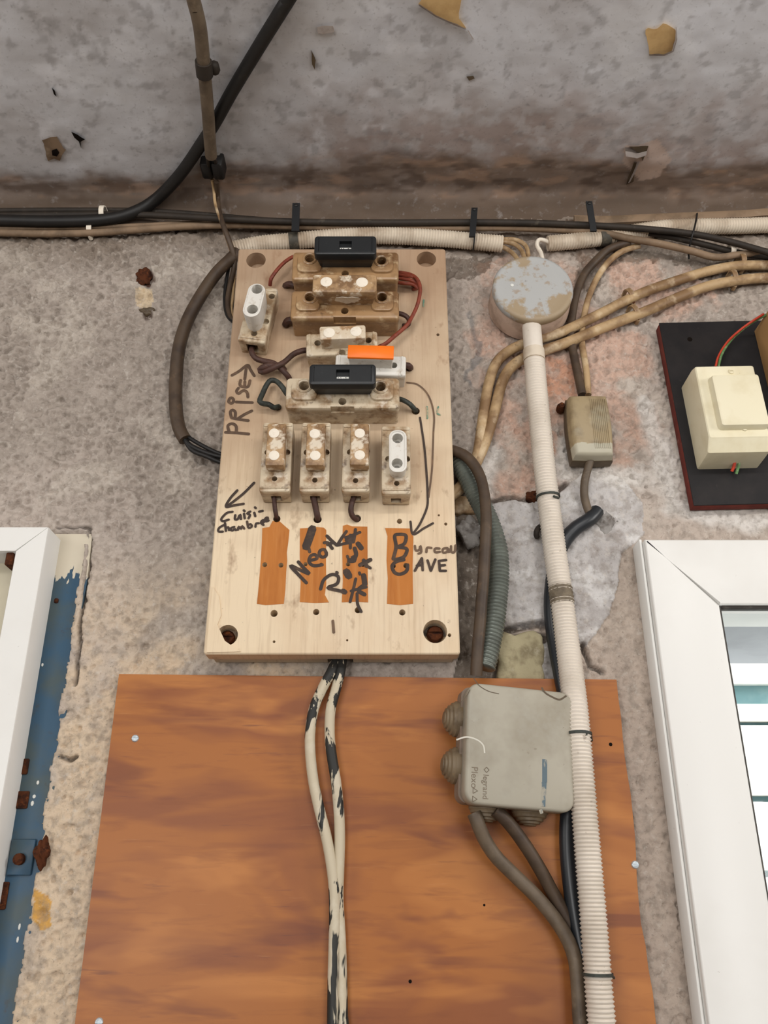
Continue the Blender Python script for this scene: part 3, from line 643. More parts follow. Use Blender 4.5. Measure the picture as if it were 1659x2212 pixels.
pen('handwriting', [[5, (962, 290), (985, 320)], [4, (940, 320), (950, 360), (938, 392)], [5, (905, 402), (938, 400), (930, 382)], [(892, 372), (896, 384)], [4, (975, 432), (1010, 414), (1046, 396)], [(1010, 430), (1045, 452)], [4, (1000, 400), (1020, 440)], [7, (885, 475), (902, 505)], [(820, 478)], [(972, 482), (976, 494)], [5, (1000, 500), (1008, 560)], [4, (1010, 560), (966, 598), (1006, 628)], [(948, 522), (930, 600), (910, 676)], [(916, 604), (965, 590), (1018, 578)], [(956, 620), (960, 690), (984, 742)]], 2.8, M['ink'], 'scrawled handwriting over the third bare strip', t1)
pen('handwriting', [[(1196, 392), (1215, 312), (1206, 240), (1232, 228), (1280, 236), (1270, 290), (1226, 312), (1286, 324), (1270, 374), (1226, 392), (1196, 392)], [(1268, 396), (1215, 410), (1190, 440), (1206, 482), (1245, 492), (1285, 470), (1292, 430)]], 3.4, M['ink'], 'handwritten letters B and C on the last bare strip', t1)
pen('handwriting', [[(1340, 304), (1346, 334), (1370, 330), (1376, 302), (1382, 344), (1364, 356)], [(1416, 346), (1422, 316), (1450, 318)], [(1504, 322), (1474, 322), (1474, 346), (1506, 344)], [(1556, 318), (1528, 324), (1526, 348), (1554, 344), (1560, 318), (1566, 346)], [(1580, 306), (1582, 344), (1604, 344), (1610, 300)]], 2.3, M['ink_pale'], 'handwritten word ending ureau', t1)
pen('handwriting', [[(1340, 470), (1364, 425), (1386, 386)], [(1386, 386), (1392, 466)], [(1352, 436), (1390, 430)], [(1424, 400), (1446, 470)], [(1446, 470), (1476, 394)], [(1500, 404), (1506, 470)], [(1506, 470), (1546, 470)], [(1500, 404), (1548, 398)], [(1503, 436), (1540, 432)]], 2.5, M['ink'], 'handwritten letters AVE', t1)
pen('handwriting', [[(1365, 5), (1392, 190), (1406, 360), (1412, 480), (1408, 560), (1366, 660), (1322, 724)], [(1306, 648), (1322, 726), (1388, 690), (1446, 658)]], 2.2, M['ink'], 'long handwritten arrow down to the last strip', t3)
pen('handwriting', [[(1284, 990), (1345, 1000), (1400, 1045), (1434, 1110), (1452, 1200), (1448, 1300), (1444, 1420), (1438, 1540), (1418, 1700)]], 1.8, M['ink_pale'], 'thin pen line curving down from the white fuse holder', t4)
for s_ in ([(1408, 1140), (1412, 1178), (1410, 1212)], [(1478, 1140), (1472, 1180), (1490, 1190)], [(1388, 480), (1386, 520)]): pen('pencil_mark', [s_], 1.8, M['ink_green'], 'green pencil tick', t4)
pen('handwriting', [[(719, 1341), (721, 1366)]], 2.6, M['ink_pale'], 'short pen tick near the bottom edge')

# ------------------------------------------------------------------ fuse holders
def frect(fr, u0, v0, u1, v1, o):
    a = fr.loc(u0, (v0 + v1) / 2, o)[0]; b = fr.loc(u1, (v0 + v1) / 2, o)[0]
    return a, b, fr.loc((u0 + u1) / 2, v1, o)[1], fr.loc((u0 + u1) / 2, v0, o)[1]
def bframe(u, v, o, roll=0):
    p = W(u, v, BD + o); return Frame((p.x, -BD - .0002, p.z), roll)
def terminal(parent, fr, x, z, o, r=.0022):
    bm = BM(); lathe(bm, fr, x, z, [(r, o), (r * .9, o + .0008)], 12)
    cb = BM(); box(cb, fr, x - r * 1.3, x + r * 1.3, z - .0004, z + .0004, o + .0003, o + .002)
    return part('terminal_screw', bm, M['steel'], parent, 'recessed metal screw', 40, cb)
def small_fuse(label, base, car, dots, hole, kind, mt, cmt, SB=.028, SCR=.015):
    u0, v0, u1, v1 = base; fr = bframe((u0 + u1) / 2, (v0 + v1) / 2, SB)
    t = thing('fuse_holder', label, 'fuse holder', fr.c, 'fuse holders in the bottom row')
    a, b, c, d = frect(fr, u0, v0, u1, v1, SB); ca, cb_, cc, cd_ = frect(fr, *car, SB + SCR)
    hx, hz = fr.loc(*hole, SB)
    bm = BM(); rprism(bm, fr, a, b, c, d, [(0, .0016), (.002, .0008), (.010, .0006), (SB - .006, .0002), (SB - .0055, 0), (SB - .0015, 0), (SB - .0005, .0005), (SB, .0016)], .0022, 2)
    ct = BM(); cyl(ct, fr, hx, hz, SB - .013, SB + .002, .0027, 12)
    for s in (ca - .0003, cb_ + .0003): cyl(ct, fr, s, (cc + cd_) / 2 - .001, SB - .006, SB + .002, .0032, 12)
    box(ct, fr, (a + b) / 2 - .0048, (a + b) / 2 + .0048, c - .004, c + .008, .007, .017)
    body = part('base', bm, mt, t, None, 35, ct)
    for zz in (c + .0042, d - .0042):
        bm = BM(); rprism(bm, fr, a + .0008, b - .0008, zz - .0011, zz + .0011, [(SB - .001, 0), (SB + .0006, .0001), (SB + .0011, .0006)], .0008, 2); part('ridge', bm, mt, t)
    terminal(t, fr, hx, hz, SB - .0125)
    ct = None; bm = BM()
    if kind == 'dots':
        rprism(bm, fr, ca, cb_, cc, cd_, [(SB - .001, .0012), (SB + .003, .001), (SB + .0042, 0), (SB + SCR - .002, 0), (SB + SCR - .0006, .0006), (SB + SCR, .002)], .0016, 2)
    else:
        rprism(bm, fr, ca, cb_, cc, cd_, [(SB - .001, .0010), (SB + SCR - .0016, 0), (SB + SCR - .0003, .0003), (SB + SCR, .001), (SB + SCR, .0018), (SB + SCR - .0007, .0022)], .0075, 7)
        ct = BM()
        for q in dots: x, z = fr.loc(*q, SB + SCR); cyl(ct, fr, x, z, SB + SCR - .0125, SB + SCR + .002, .0052, 18)
    cr = part('fuse_carrier', bm, cmt, t, None, 35, ct)
    for q in dots:
        x, z = fr.loc(*q, SB + SCR); bm = BM()
        if kind == 'dots':
            lathe(bm, fr, x, z, [(.0050, SB + SCR - .001), (.0050, SB + SCR + .0003), (.0042, SB + SCR + .0007)], 18); part('sealing_plug', bm, M['dot'], cr, 'round white plug')
        else:
            lathe(bm, fr, x, z, [(.0030, SB + SCR - .0124), (.0026, SB + SCR - .011), (.001, SB + SCR - .0105)], 14); part('contact_screw', bm, M['steel'], cr, 'screw head deep in the round bore')
    return t, fr
small_fuse('first porcelain fuse holder of the bottom row, above the blank bare strip', (564, 912, 630, 1062), (575, 914, 616, 1005), ((592, 936), (592, 984)), (593, 1034), 'dots', M['porc'], M['carrier'])
small_fuse('second fuse holder of the bottom row, browner cap with two white plugs', (649, 912, 713, 1062), (661, 914, 702, 1005), ((680, 937), (681, 984)), (680, 1037), 'dots', M['porc'], M['carrier'])
small_fuse('third fuse holder of the bottom row, cap shifted to its right side', (739, 914, 799, 1062), (756, 914, 797, 1004), ((777, 936), (777, 983)), (768, 1038), 'dots', M['porc'], M['carrier'])
small_fuse('last fuse holder of the bottom row, with two open round bores', (824, 920, 887, 1067), (840, 928, 879, 1020), ((859, 946), (858, 1000)), (857, 1044), 'bores', M['porc'], M['porc_white'])

def big_fuse(label, base, cap, holes, kind, mt, cmt, SB=.0325, SCR=.0265, roll=0):
    u0, v0, u1, v1 = base; fr = bframe((u0 + u1) / 2, (v0 + v1) / 2, SB, roll)
    t = thing('fuse_holder', label, 'fuse holder', fr.c, 'wide fuse holders')
    a, b, c, d = frect(fr, u0, v0, u1, v1, SB); ca, cb_, cc, cd_ = frect(fr, *cap, SB + SCR); mx_ = (a + b) / 2
    bm = BM(); rprism(bm, fr, a, b, c, d, [(0, .0012), (.018, .0008), (SB - .0085, .0006), (SB - .0075, 0), (SB - .0025, 0), (SB - .0008, .0009), (SB, .0028)], .004, 4)
    ct = BM(); box(ct, fr, mx_ - .0115, mx_ + .0115, c - .005, c + .0022, SB - .010, SB + .004)
    cyl(ct, fr, mx_, cc - .003, SB - .016, SB + .002, .0040, 12)
    for q in holes: x, z = fr.loc(*q, SB + .003); cyl(ct, fr, x, z, SB - .020, SB + .01, .0048, 18)
    body = part('base', bm, mt, t, None, 35, ct)
    for q, (xa, xb) in zip(holes, ((a + .0055, ca + .006), (cb_ - .006, b - .0055))):
        x, z = fr.loc(*q, SB + .003)
        bm = BM(); rprism(bm, fr, xa, xb, c + .008, d - .0045, [(SB - .001, 0), (SB + .0016, .0001), (SB + .0026, .0006), (SB + .003, .0020)], .0065, 5)
        ct = BM(); cyl(ct, fr, x, z, SB - .01, SB + .02, .0050, 18)
        lobe = part('terminal_boss', bm, mt, t, None, 35, ct)
        bm = BM(); lathe(bm, fr, x, z, [(.0050, SB + .002), (.0080, SB + .002), (.0078, SB + .0036), (.0066, SB + .0044), (.0053, SB + .0040), (.0050, SB + .002)], 22, False, False); part('bore_rim', bm, mt, lobe)
        terminal(lobe, fr, x, z, SB - .0195, .0030)
    bm = BM()
    if kind == 'black':
        ins = .0052
        rprism(bm, fr, ca, cb_, cc, cd_, [(SB - .001, ins), (SB + SCR * .25, ins * .8), (SB + SCR * .62, ins * .25), (SB + SCR * .66, 0), (SB + SCR - .0016, 0), (SB + SCR - .0005, .0005), (SB + SCR, .0016)], .0035, 4)
        ct = BM(); mc = (ca + cb_) / 2; zc = (cc + cd_) / 2
        box(ct, fr, mc - .0062, mc + .0066, zc - .0052, zc + .0050, SB + SCR - .0042, SB + SCR + .002)
        for s in (ca + .0045, cb_ - .0045): box(ct, fr, s - .0003, s + .0003, cc + .0035, cd_ - .003, SB + SCR - .0012, SB + SCR + .002)
        cp = part('fuse_carrier', bm, cmt, t, 'black moulded fuse cap', 35, ct)
        bm = BM(); box(bm, fr, mc - .0058, mc + .0060, zc - .0048, zc - .0008, SB + SCR - .0043, SB + SCR - .0036); st = part('sticker', bm, M['sticker'], cp, 'small white printed label in the slot')
        bm = BM()
        for s in ((-.0045, -.0030), (-.0022, -.0008), (.0008, .0014), (.0024, .0042)):
            box(bm, fr, mc + s[0], mc + s[1], zc - .0040, zc - .0028, SB + SCR - .0037, SB + SCR - .0035); box(bm, fr, mc + s[0], mc + s[1] - .0006, zc - .0022, zc - .0014, SB + SCR - .0037, SB + SCR - .0035)
        part('print', bm, M['ink'], st)
    else:
        ins = .0048
        rprism(bm, fr, ca, cb_, cc, cd_, [(SB - .001, ins), (SB + SCR * .5, ins * .55), (SB + SCR * .68, .001), (SB + SCR * .74, 0), (SB + SCR - .0022, 0), (SB + SCR - .0006, .0007), (SB + SCR, .0024)], .003, 4)
        cp = part('fuse_carrier', bm, cmt, t, 'brown stained fuse cap with two white plugs')
        for q in ((705, 609), (782, 610)):
            x, z = fr.loc(*q, SB + SCR); bm = BM(); lathe(bm, fr, x, z, [(.0060, SB + SCR - .001), (.0060, SB + SCR + .0003), (.0052, SB + SCR + .0007)], 20); part('sealing_plug', bm, M['dot'], cp, 'round white plug')
        # white paint scraped onto the underside of the cap
        bm = BM(); zc = cc; rr = random.Random(5); pts = []
        for i in range(26):
            an = 2 * math.pi * i / 26; rad = rr.uniform(.8, 1.12); pts.append((math.cos(an) * .0135 * rad + (ca + cb_) / 2 + .002, math.sin(an) * .0075 * rad + SB + SCR * .42))
        def under(o): f = (o - SB) / SCR; return cc + (ins * .55 * min(f / .5, 1) + ins * (1 - min(f / .5, 1)) if f < .5 else ins * .55 * max(0, 1 - (f - .5) / .2))
        A = [bm.verts.new(fr(x, under(o) - .0004, o)) for x, o in pts]; B = [bm.verts.new(fr(x, under(o) + .001, o)) for x, o in pts]; capped(bm, A, B)
        part('paint_smear', bm, M['dot'], cp, 'patch of white paint on the underside of the cap')
    return t, fr
big_fuse('topmost wide fuse holder, black cap against the white conduit', (631, 543, 861, 604), (679, 509, 813, 549), ((669, 559), (824, 564)), 'black', M['porc_brown'], M['black'])
big_fuse('wide brown fuse holder with two white plugs, below the topmost black cap', (628, 627, 862, 688), (675, 592, 814, 631), ((669, 643), (825, 643)), 'brown', M['porc_brown'], M['carrier'])
big_fuse('wide cream fuse holder with black cap, just above the bottom row', (617, 815, 863, 882), (668, 786, 812, 830), ((657, 834), (822, 836)), 'black', M['porc'], M['black'])

# two middle-sized holders and the tilted one
def mid_fuse(label, base, roll, SB, cap, SCR, mt, cmt, holes, kind, dots=()):
    u0, v0, u1, v1 = base; fr = bframe((u0 + u1) / 2, (v0 + v1) / 2, SB, roll)
    t = thing('fuse_holder', label, 'fuse holder', fr.c)
    a, b, c, d = frect(fr, u0, v0, u1, v1, SB); ca, cb_, cc, cd_ = frect(fr, *cap, SB + SCR)
    vert = (d - c) > (b - a)
    bm = BM(); rprism(bm, fr, a, b, c, d, [(0, .0012), (.010, .0006), (SB - .006, .0002), (SB - .0055, 0), (SB - .0015, 0), (SB - .0005, .0005), (SB, .0014)], .0022, 2)
    ct = BM()
    for q in holes: x, z = fr.loc(*q, SB); cyl(ct, fr, x, z, SB - .014, SB + .003, .0034, 14)
    if vert:
        box(ct, fr, (a + b) / 2 - .006, (a + b) / 2 + .006, c - .004, c + .010, .004, .018)
        cyl(ct, fr, cb_ + .001, (cc + cd_) / 2 - .006, SB - .006, SB + .003, .0036, 14)
    else:
        cyl(ct, fr, (a + b) / 2, cc - .004, SB - .007, SB + .003, .0036, 14)
        box(ct, fr, a - .004, a + .008, (c + d) / 2 - .005, (c + d) / 2 + .005, .006, .017)
    part('base', bm, mt, t, None, 35, ct)
    for k_ in ((c + .0045, d - .0045) if vert else (a + .0040, b - .0040)):
        bm = BM()
        if vert: rprism(bm, fr, a + .0006, b - .0006, k_ - .0011, k_ + .0011, [(SB - .001, 0), (SB + .0006, .0001), (SB + .001, .0006)], .0008, 2)
        else: rprism(bm, fr, k_ - .0011, k_ + .0011, c + .0006, d - .0006, [(SB - .001, 0), (SB + .0006, .0001), (SB + .001, .0006)], .0008, 2)
        part('ridge', bm, mt, t)
    for q in holes: x, z = fr.loc(*q, SB); terminal(t, fr, x, z, SB - .0135, .0027)
    bm = BM(); ct = None
    if kind == 'oval':
        rprism(bm, fr, ca, cb_, cc, cd_, [(SB - .001, .0012), (SB + SCR - .0016, 0), (SB + SCR - .0003, .0003), (SB + SCR, .001), (SB + SCR, .0017), (SB + SCR - .0007, .0021)], .0090, 8)
        ct = BM()
        for q in dots: x, z = fr.loc(*q, SB + SCR); cyl(ct, fr, x, z, SB + SCR - .020, SB + SCR + .002, .0056, 18)
    else:
        rprism(bm, fr, ca, cb_, cc, cd_, [(SB - .001, .0012), (SB + SCR * .5, .0006), (SB + SCR - .0018, 0), (SB + SCR - .0005, .0005), (SB + SCR, .0018)], .0020, 3)
    cp = part('fuse_carrier', bm, cmt, t, None, 35, ct)
    if kind == 'plugs':
        for q in dots: x, z = fr.loc(*q, SB + SCR); bm = BM(); lathe(bm, fr, x, z, [(.0058, SB + SCR - .001), (.0058, SB + SCR + .0003), (.005, SB + SCR + .0007)], 18); part('sealing_plug', bm, M['dot'], cp, 'round white plug')
    if kind == 'oval':
        for q in dots: x, z = fr.loc(*q, SB + SCR); bm = BM(); lathe(bm, fr, x, z, [(.0034, SB + SCR - .0199), (.003, SB + SCR - .0185), (.001, SB + SCR - .018)], 14); part('contact_screw', bm, M['steel'], cp, 'screw head deep in the round bore')
    if kind == 'orange':
        bm = BM(); rprism(bm, fr, ca - .0003, cb_ + .0003, cc + .0002, cd_ + .0003, [(SB + SCR - .0012, 0), (SB + SCR + .0010, 0), (SB + SCR + .0014, .0004)], .0006, 1); part('orange_plate', bm, M['orange'], cp, 'bright orange plate on the cap front')
    return t, fr
M['carrier_w'] = mat('whitened_fuse_carrier', (206, 190, 166), [ly((150, 108, 62), 70, .52, .60, .8), ly((228, 220, 206), 120, .54, .70, .7)], .4, .4)
mid_fuse('small fuse holder with chipped whitish cap, behind the orange-fronted one', (661, 718, 816, 766), 2.6, .024, (690, 703, 790, 732), .018, M['porc'], M['carrier_w'], ((686, 741), (796, 735)), 'plugs', ((711, 719), (769, 716)))
mid_fuse('white fuse holder with a bright orange fronted cap', (724, 767, 877, 810), -1.8, .023, (752, 748, 850, 775), .018, M['porc_white'], M['porc_white'], ((851, 789),), 'orange')
mid_fuse('tilted fuse holder with tall white oval cap, upper left of the board', (527, 617, 587, 740), -8.5, .0235, (529, 611, 568, 685), .026, M['porc'], M['porc_white'], ((549, 720), (587, 640)), 'oval', ((555, 624), (545, 667)))

# ------------------------------------------------------------------ loose wires on the board
def bwire(name, label, pts, r, mt, group=None, tr=t4, off=.006):
    return cable(name, label, [(*tr(p[0], p[1]), BD + (p[2] if len(p) > 2 else off)) for p in pts], r, mt, None, 'wire', group, 8, .0025)
bwire('wire', 'red wire arching to the tilted fuse holder from the topmost holder', [(438, 392, .008), (445, 350, .014), (478, 300, .016), (525, 250, .016), (572, 218, .014), (600, 212, .010)], .0021, M['red'])
bwire('wire', 'long red wire curving round the right of the brown fuse holder', [(1228, 310, .010), (1300, 322, .014), (1345, 350, .018), (1366, 410, .018), (1352, 500, .016), (1318, 580, .014), (1280, 640, .016), (1210, 702, .016), (1150, 752, .014), (1095, 775, .010)], .0021, M['red'])
for i, (a, b, lb) in enumerate(((330, 345, 'upper'), (352, 370, 'middle'), (378, 392, 'lower'))):
    bwire('wire', 'short red wire at the right end of the topmost holder, %s of three' % lb, [(1222, a - 6, .010), (1270, a, .012), (1320, b - 8, .016 - .002 * i), (1352, b + 14, .012), (1330, b + 22, .004), (1318, b + 24, -.004)], .0019, M['red'], 'short red wires')
bwire('wire', 'dark brown wire twisting out from under the tilted fuse holder', [(330, 762, .006), (325, 800, .012), (352, 842, .012), (410, 860, .012), (462, 872, .013), (505, 905, .010), (548, 950, .006), (560, 975, -.002)], .0030, M['brownwire'])
bwire('wire', 'brown wire looping from the small whitish holder into a twist', [(680, 790, .010), (630, 796, .012), (580, 818, .012), (530, 862, .013), (480, 890, .015), (420, 918, .012), (388, 926, .010), (374, 912, .010), (395, 896, .013), (450, 882, .014), (510, 900, .008), (530, 912, -.003)], .0030, M['brownwire'])
bwire('wire', 'dark green wire bent into a loop left of the wide cream holder', [(545, 1065, .010), (515, 1020, .012), (480, 984, .012), (442, 978, .012), (415, 1010, .012), (392, 1060, .012), (374, 1104, .012), (392, 1120, .012), (432, 1126, .010), (462, 1146, .008), (490, 1140, .004), (487, 1146, -.004)], .0028, M['greenblack'])
bwire('wire', 'dark green wire dropping into the hole right of the cream holder', [(1225, 1090, .010), (1262, 1100, .012), (1300, 1122, .010), (1328, 1152, .006), (1340, 1168, -.002)], .0026, M['greenblack'])
bwire('wire', 'dark wire stub under the right end of the brown fuse holder', [(1225, 560, .012), (1270, 575, .012), (1296, 600, .010), (1292, 635, .006), (1260, 640, .003)], .0026, M['brownwire'])
bwire('wire', 'dark wire stub at the left end of the topmost holder', [(590, 392, .008), (560, 382, .008), (538, 388, .004), (532, 396, -.002)], .0034, M['brownwire'])
bwire('wire', 'dark wire stub at the left end of the brown holder', [(590, 612, .008), (560, 606, .009), (540, 618, .006), (536, 634, .002)], .0040, M['brownwire'])
bwire('wire', 'dark wire stub at the right end of the orange-fronted holder', [(1265, 884, .008), (1296, 888, .008), (1306, 902, .000), (1304, 910, -.004)], .0034, M['brownwire'])
bwire('wire', 'dark wire from the first bottom-row holder into its hole', [(462, 470, .011), (464, 500, .011), (468, 560, .008), (476, 610, .004), (480, 634, -.004)], .0022, M['brownwire'], 'wires below the bottom row', t3)
bwire('wire', 'two-tone brown wire from the second bottom-row holder into its hole', [(705, 480, .011), (712, 520, .010), (724, 580, .006), (732, 620, .003), (735, 640, -.004)], .0030, M['brownwire'], 'wires below the bottom row', t3)
bwire('wire', 'hooked brown wire from the third bottom-row holder into its hole', [(962, 485, .011), (945, 530, .011), (938, 580, .009), (948, 615, .006), (970, 634, .003), (982, 632, -.004)], .0027, M['brownwire'], 'wires below the bottom row', t3)

# ------------------------------------------------------------------ cables along the top and over the ceiling
cable('black_cable', 'thick black cable sweeping diagonally over the ceiling to the left wall corner', [(640, -30), (622, 0), (560, 100), (500, 200), (466, 262), (440, 303), (388, 378), (335, 432, .012), (285, 460, .014), (225, 474, .014), (120, 478, .014), (0, 476, .014), (-120, 474, .014)], .0069, M['blackcable'], .009, step=.008)
o, q, L = cable('flat_cable', 'grey-brown cable running straight down the ceiling to a connector block', [(408, -40), (418, 0), (432, 60), (441, 150), (449, 240), (453, 300), (456, 338)], .0066, M['greybrown'], .020, step=.008)
t = thing('cable_clip', 'dark clip with nail holding the ceiling cable near the photo top', 'clip', S(441, 148, .01))
bm = BM(); s = near(q, L, 441, 150); ring_at(bm, q, L, s, .0066, .016, .0018, 14); part('band', bm, M['darkcable'], t)
p = S(463, 146, .012); bm = BM(); lathe(bm, Frame(p, 0), 0, 0, [(.004, -.006), (.0055, -.003), (.0052, .004), (.003, .006)], 9); part('nail', bm, M['darkcable'], t)
cp = S(463, 368, .012)
t = thing('connector_block', 'small blackened connector block at the end of the ceiling cable', 'connector', cp)
fr = Frame(S(463, 368, .004), -4)
bm = BM(); bbox(bm, fr, -.0125, .000, -.011, .013, -.004, .018, .0015); part('half_block', bm, M['blackcable'], t)
bm = BM(); bbox(bm, fr, .001, .0135, -.013, .014, -.002, .021, .0015); part('half_block', bm, M['blackcable'], t)
bm = BM(); lathe(bm, fr, .007, .004, [(.003, .020), (.003, .0215), (.001, .0222)], 10); part('screw', bm, M['steel'], t)
cable('wire', 'left wire between ceiling cable and connector block', [(450, 330, .020), (449, 345, .016), (451, 360, .012)], .0022, M['darkcable'], .014, 'wire')
cable('wire', 'right wire between ceiling cable and connector block', [(459, 332, .020), (464, 345, .016), (468, 358, .012)], .0022, M['darkcable'], .014, 'wire')
cable('twisted_wire', 'brown wire hanging from connector block down behind the board corner', [(468, 392, .014), (470, 425, .014), (473, 452, .030), (480, 480, .036), (492, 512, .034), (503, 545, .026), (506, 575, .016), (498, 612, .014), (492, 650, .014), (497, 682, .016), (512, 700, .02)], .0030, M['darkbrown'], .014, 'wire')
cable('twisted_wire', 'pale thin wire beside the brown one at the board corner', [(458, 388, .012), (462, 410, .012), (465, 440, .028), (476, 475, .036), (488, 510, .032), (500, 548, .022), (506, 590, .012), (503, 640, .012), (500, 670, .014), (508, 690, .02)], .0018, M['tan'], .014, 'wire')
cable('thin_wire', 'thin dark wire hugging the left edge of the board', [(498, 560, .012), (490, 600, .01), (485, 645, .01), (490, 680, .014), (505, 697, .02)], .0019, M['blackcable'], .010, 'wire')
cable('dark_cable', 'long dark cable running along the top of the wall', [(-120, 466, .010), (0, 466, .010), (150, 464, .010), (300, 464, .012), (470, 472, .022), (640, 479, .022), (830, 481, .022), (1000, 480, .022), (1160, 482, .022), (1300, 488, .022), (1400, 495, .022), (1500, 506, .022), (1580, 523, .022), (1659, 545, .022), (1760, 570, .022)], .0038, M['darkcable'], step=.008)
cable('dark_cable', 'upper thin dark cable in the left wall corner', [(-120, 455, .006), (0, 455, .006), (150, 454, .006), (300, 455, .006), (420, 462, .007), (560, 474, .010), (760, 487, .014), (1000, 489, .014), (1180, 490, .014)], .0032, M['darkcable'], step=.008)
cable('beige_cable', 'dusty beige cable along the wall top at left', [(-120, 500, .008), (0, 503, .008), (100, 505, .008), (200, 503, .008), (300, 496, .008), (400, 489, .010), (520, 486, .012), (660, 490, .014), (800, 493, .014), (950, 493, .014), (1100, 492, .014), (1222, 497, .014), (1298, 503, .016), (1357, 515, .018), (1417, 525, .018), (1489, 541, .018), (1545, 556, .014), (1590, 551, .012), (1659, 544, .012), (1760, 540, .012)], .0042, M['beigecable'], step=.008)
cable('beige_cable', 'thinner beige cable just above the other at left', [(-120, 492, .006), (0, 493, .006), (150, 492, .006), (300, 487, .006), (430, 481, .008), (560, 483, .010), (700, 486, .010)], .0026, M['beigecable'], step=.008)
cable('dark_cable', 'second dark cable sagging to the right photo edge', [(1380, 500, .012), (1450, 512, .012), (1520, 528, .012), (1590, 545, .010), (1659, 556, .010), (1760, 566, .01)], .0036, M['darkcable'], step=.008)

def conduit(name, label, pts, r, mt, off, pitch=.0032, amp=.055, smooth_to=0.0, seg=16):
    P = path(pts, off); q, L = spline(P, pitch / 4)
    rf = lambda s: (1 + amp * math.cos(2 * math.pi * s / pitch)) if s > smooth_to else .97
    bm = BM(); sweep(bm, q, r, seg, rf, L); o = tag(finish(name, bm, mt, q[0], 60), label, 'conduit'); return o, q, L
o, q, L = conduit('corrugated_conduit', 'ivory corrugated conduit running along the wall above the board', [(500, 540), (560, 528), (630, 521), (720, 513), (830, 509), (950, 515), (1030, 522), (1086, 527)], .0095, M['conduit_dusty'], .012)
s = near(q, L, 634, 519); sleeve('tape', q, L, s - .005, s + .006, .0102, M['darktape'], o, 'dark tape wrapped round the conduit')
s = near(q, L, 1024, 521); sleeve('tape', q, L, s - .0016, s + .0016, .0104, M['blackcable'], o, 'narrow black band')
o, q, L = conduit('corrugated_conduit', 'ivory corrugated conduit leaving the round box to the right', [(1183, 526), (1240, 521), (1300, 514), (1360, 503), (1420, 494), (1470, 490), (1540, 489), (1600, 488), (1659, 486), (1760, 484)], .0090, M['conduit_dusty'], .0105)
s = near(q, L, 1306, 514); sleeve('tape', q, L, s - .006, s + .006, .0098, M['darktape'], o, 'dark tape wrapped round the conduit')
cable('trunking', 'flat beige trunking strip in the right wall corner', [(1240, 474, .006), (1306, 476, .006), (1400, 472, .006), (1500, 468, .006), (1600, 464, .006), (1760, 458, .006)], .0062, M['beigecable'], .006, 'trunking', seg=6, squash=.6)
def strap(label, u0, v0, u1, v1, wpx, off, mt='black'):
    a = S(u0, v0, off); b = S(u1, v1, off); t = thing('strap', label, 'strap', b, 'black straps above the conduits')
    w = wpx * .00026; bm = BM(); n = (b - a).normalized(); sd = Vector((1, 0, 0)); od = n.cross(sd).normalized(); od = od if od.y < 0 else -od
    rows = []
    for p, e in ((a, .5), (a, 1), (b, 1), (b, .5)):
        pass
    for p in (a, (a + b) / 2, b):
        rows.append([bm.verts.new(p + sd * x + od * y) for x, y in ((-w, -.001), (w, -.001), (w, .0012), (-w, .0012))])
    loops(bm, rows); part('band', bm, M[mt], t)
    bm = BM(); lathe(bm, Frame(a + n * w * .8, 0), 0, 0, [(.0022, -.001), (.0022, .002), (.001, .0028)], 10); part('nail_head', bm, M['blackcable'], t)
    return t
strap('black strap over the cables above the topmost fuse cap', 640, 440, 638, 500, 17, .030)
strap('short black strap over the conduit left of the round box', 1025, 450, 1020, 512, 14, .030)
strap('short black strap in the corner right of the round box', 1272, 436, 1282, 500, 14, .030)
cable('tie_wire', 'thin dark tie wire round the right-hand conduit', [(1506, 460, .006), (1504, 474, .022), (1500, 492, .026), (1495, 510, .024), (1488, 540, .012), (1488, 560, .006)], .0011, M['blackcable'], .02, 'tie')
def clip(label, u, v, du, dv, r, off=.008, mt='dot'):
    # plastic nail clip: a saddle over the cable and a nail beside it
    p = S(u, v, 0); t = thing('cable_clip', label, 'clip', p)
    a = math.atan2(-dv, du); fr = Frame(p, math.degrees(a)); bm = BM(); R0, R1 = r + .0006, r + .0022; w = .0028; rings = []
    for k in range(11):
        an = math.pi * k / 10; c_, s_ = math.cos(an), math.sin(an)
        rings.append([bm.verts.new(fr(x, rr_ * c_, max(.0005, off + rr_ * s_ - .001) if 0 < k < 10 else .0003)) for x, rr_ in ((-w, R0), (w, R0), (w, R1), (-w, R1))])
    loops(bm, rings); part('saddle', bm, M[mt], t)
    bm = BM(); lathe(bm, fr, 0, -(r + .0042), [(.0026, 0), (.0026, .007), (.0014, .008)], 10); b = part('nail_base', bm, M[mt], t)
    bm = BM(); lathe(bm, fr, 0, -(r + .0042), [(.0018, .0078), (.0018, .0088), (.0008, .0094)], 10); part('nail_head', bm, M['rust'], b)
    return t
clip('white nail clip on the black cable at the left wall corner', 230, 478, 1, 0, .0069, .014)
clip('white nail clip on the beige cable at left', 199, 504, 1, 0, .0042, .008)
clip('white nail clip on the thin beige cable at right', 1572, 553, 1, -.2, .0042, .013)

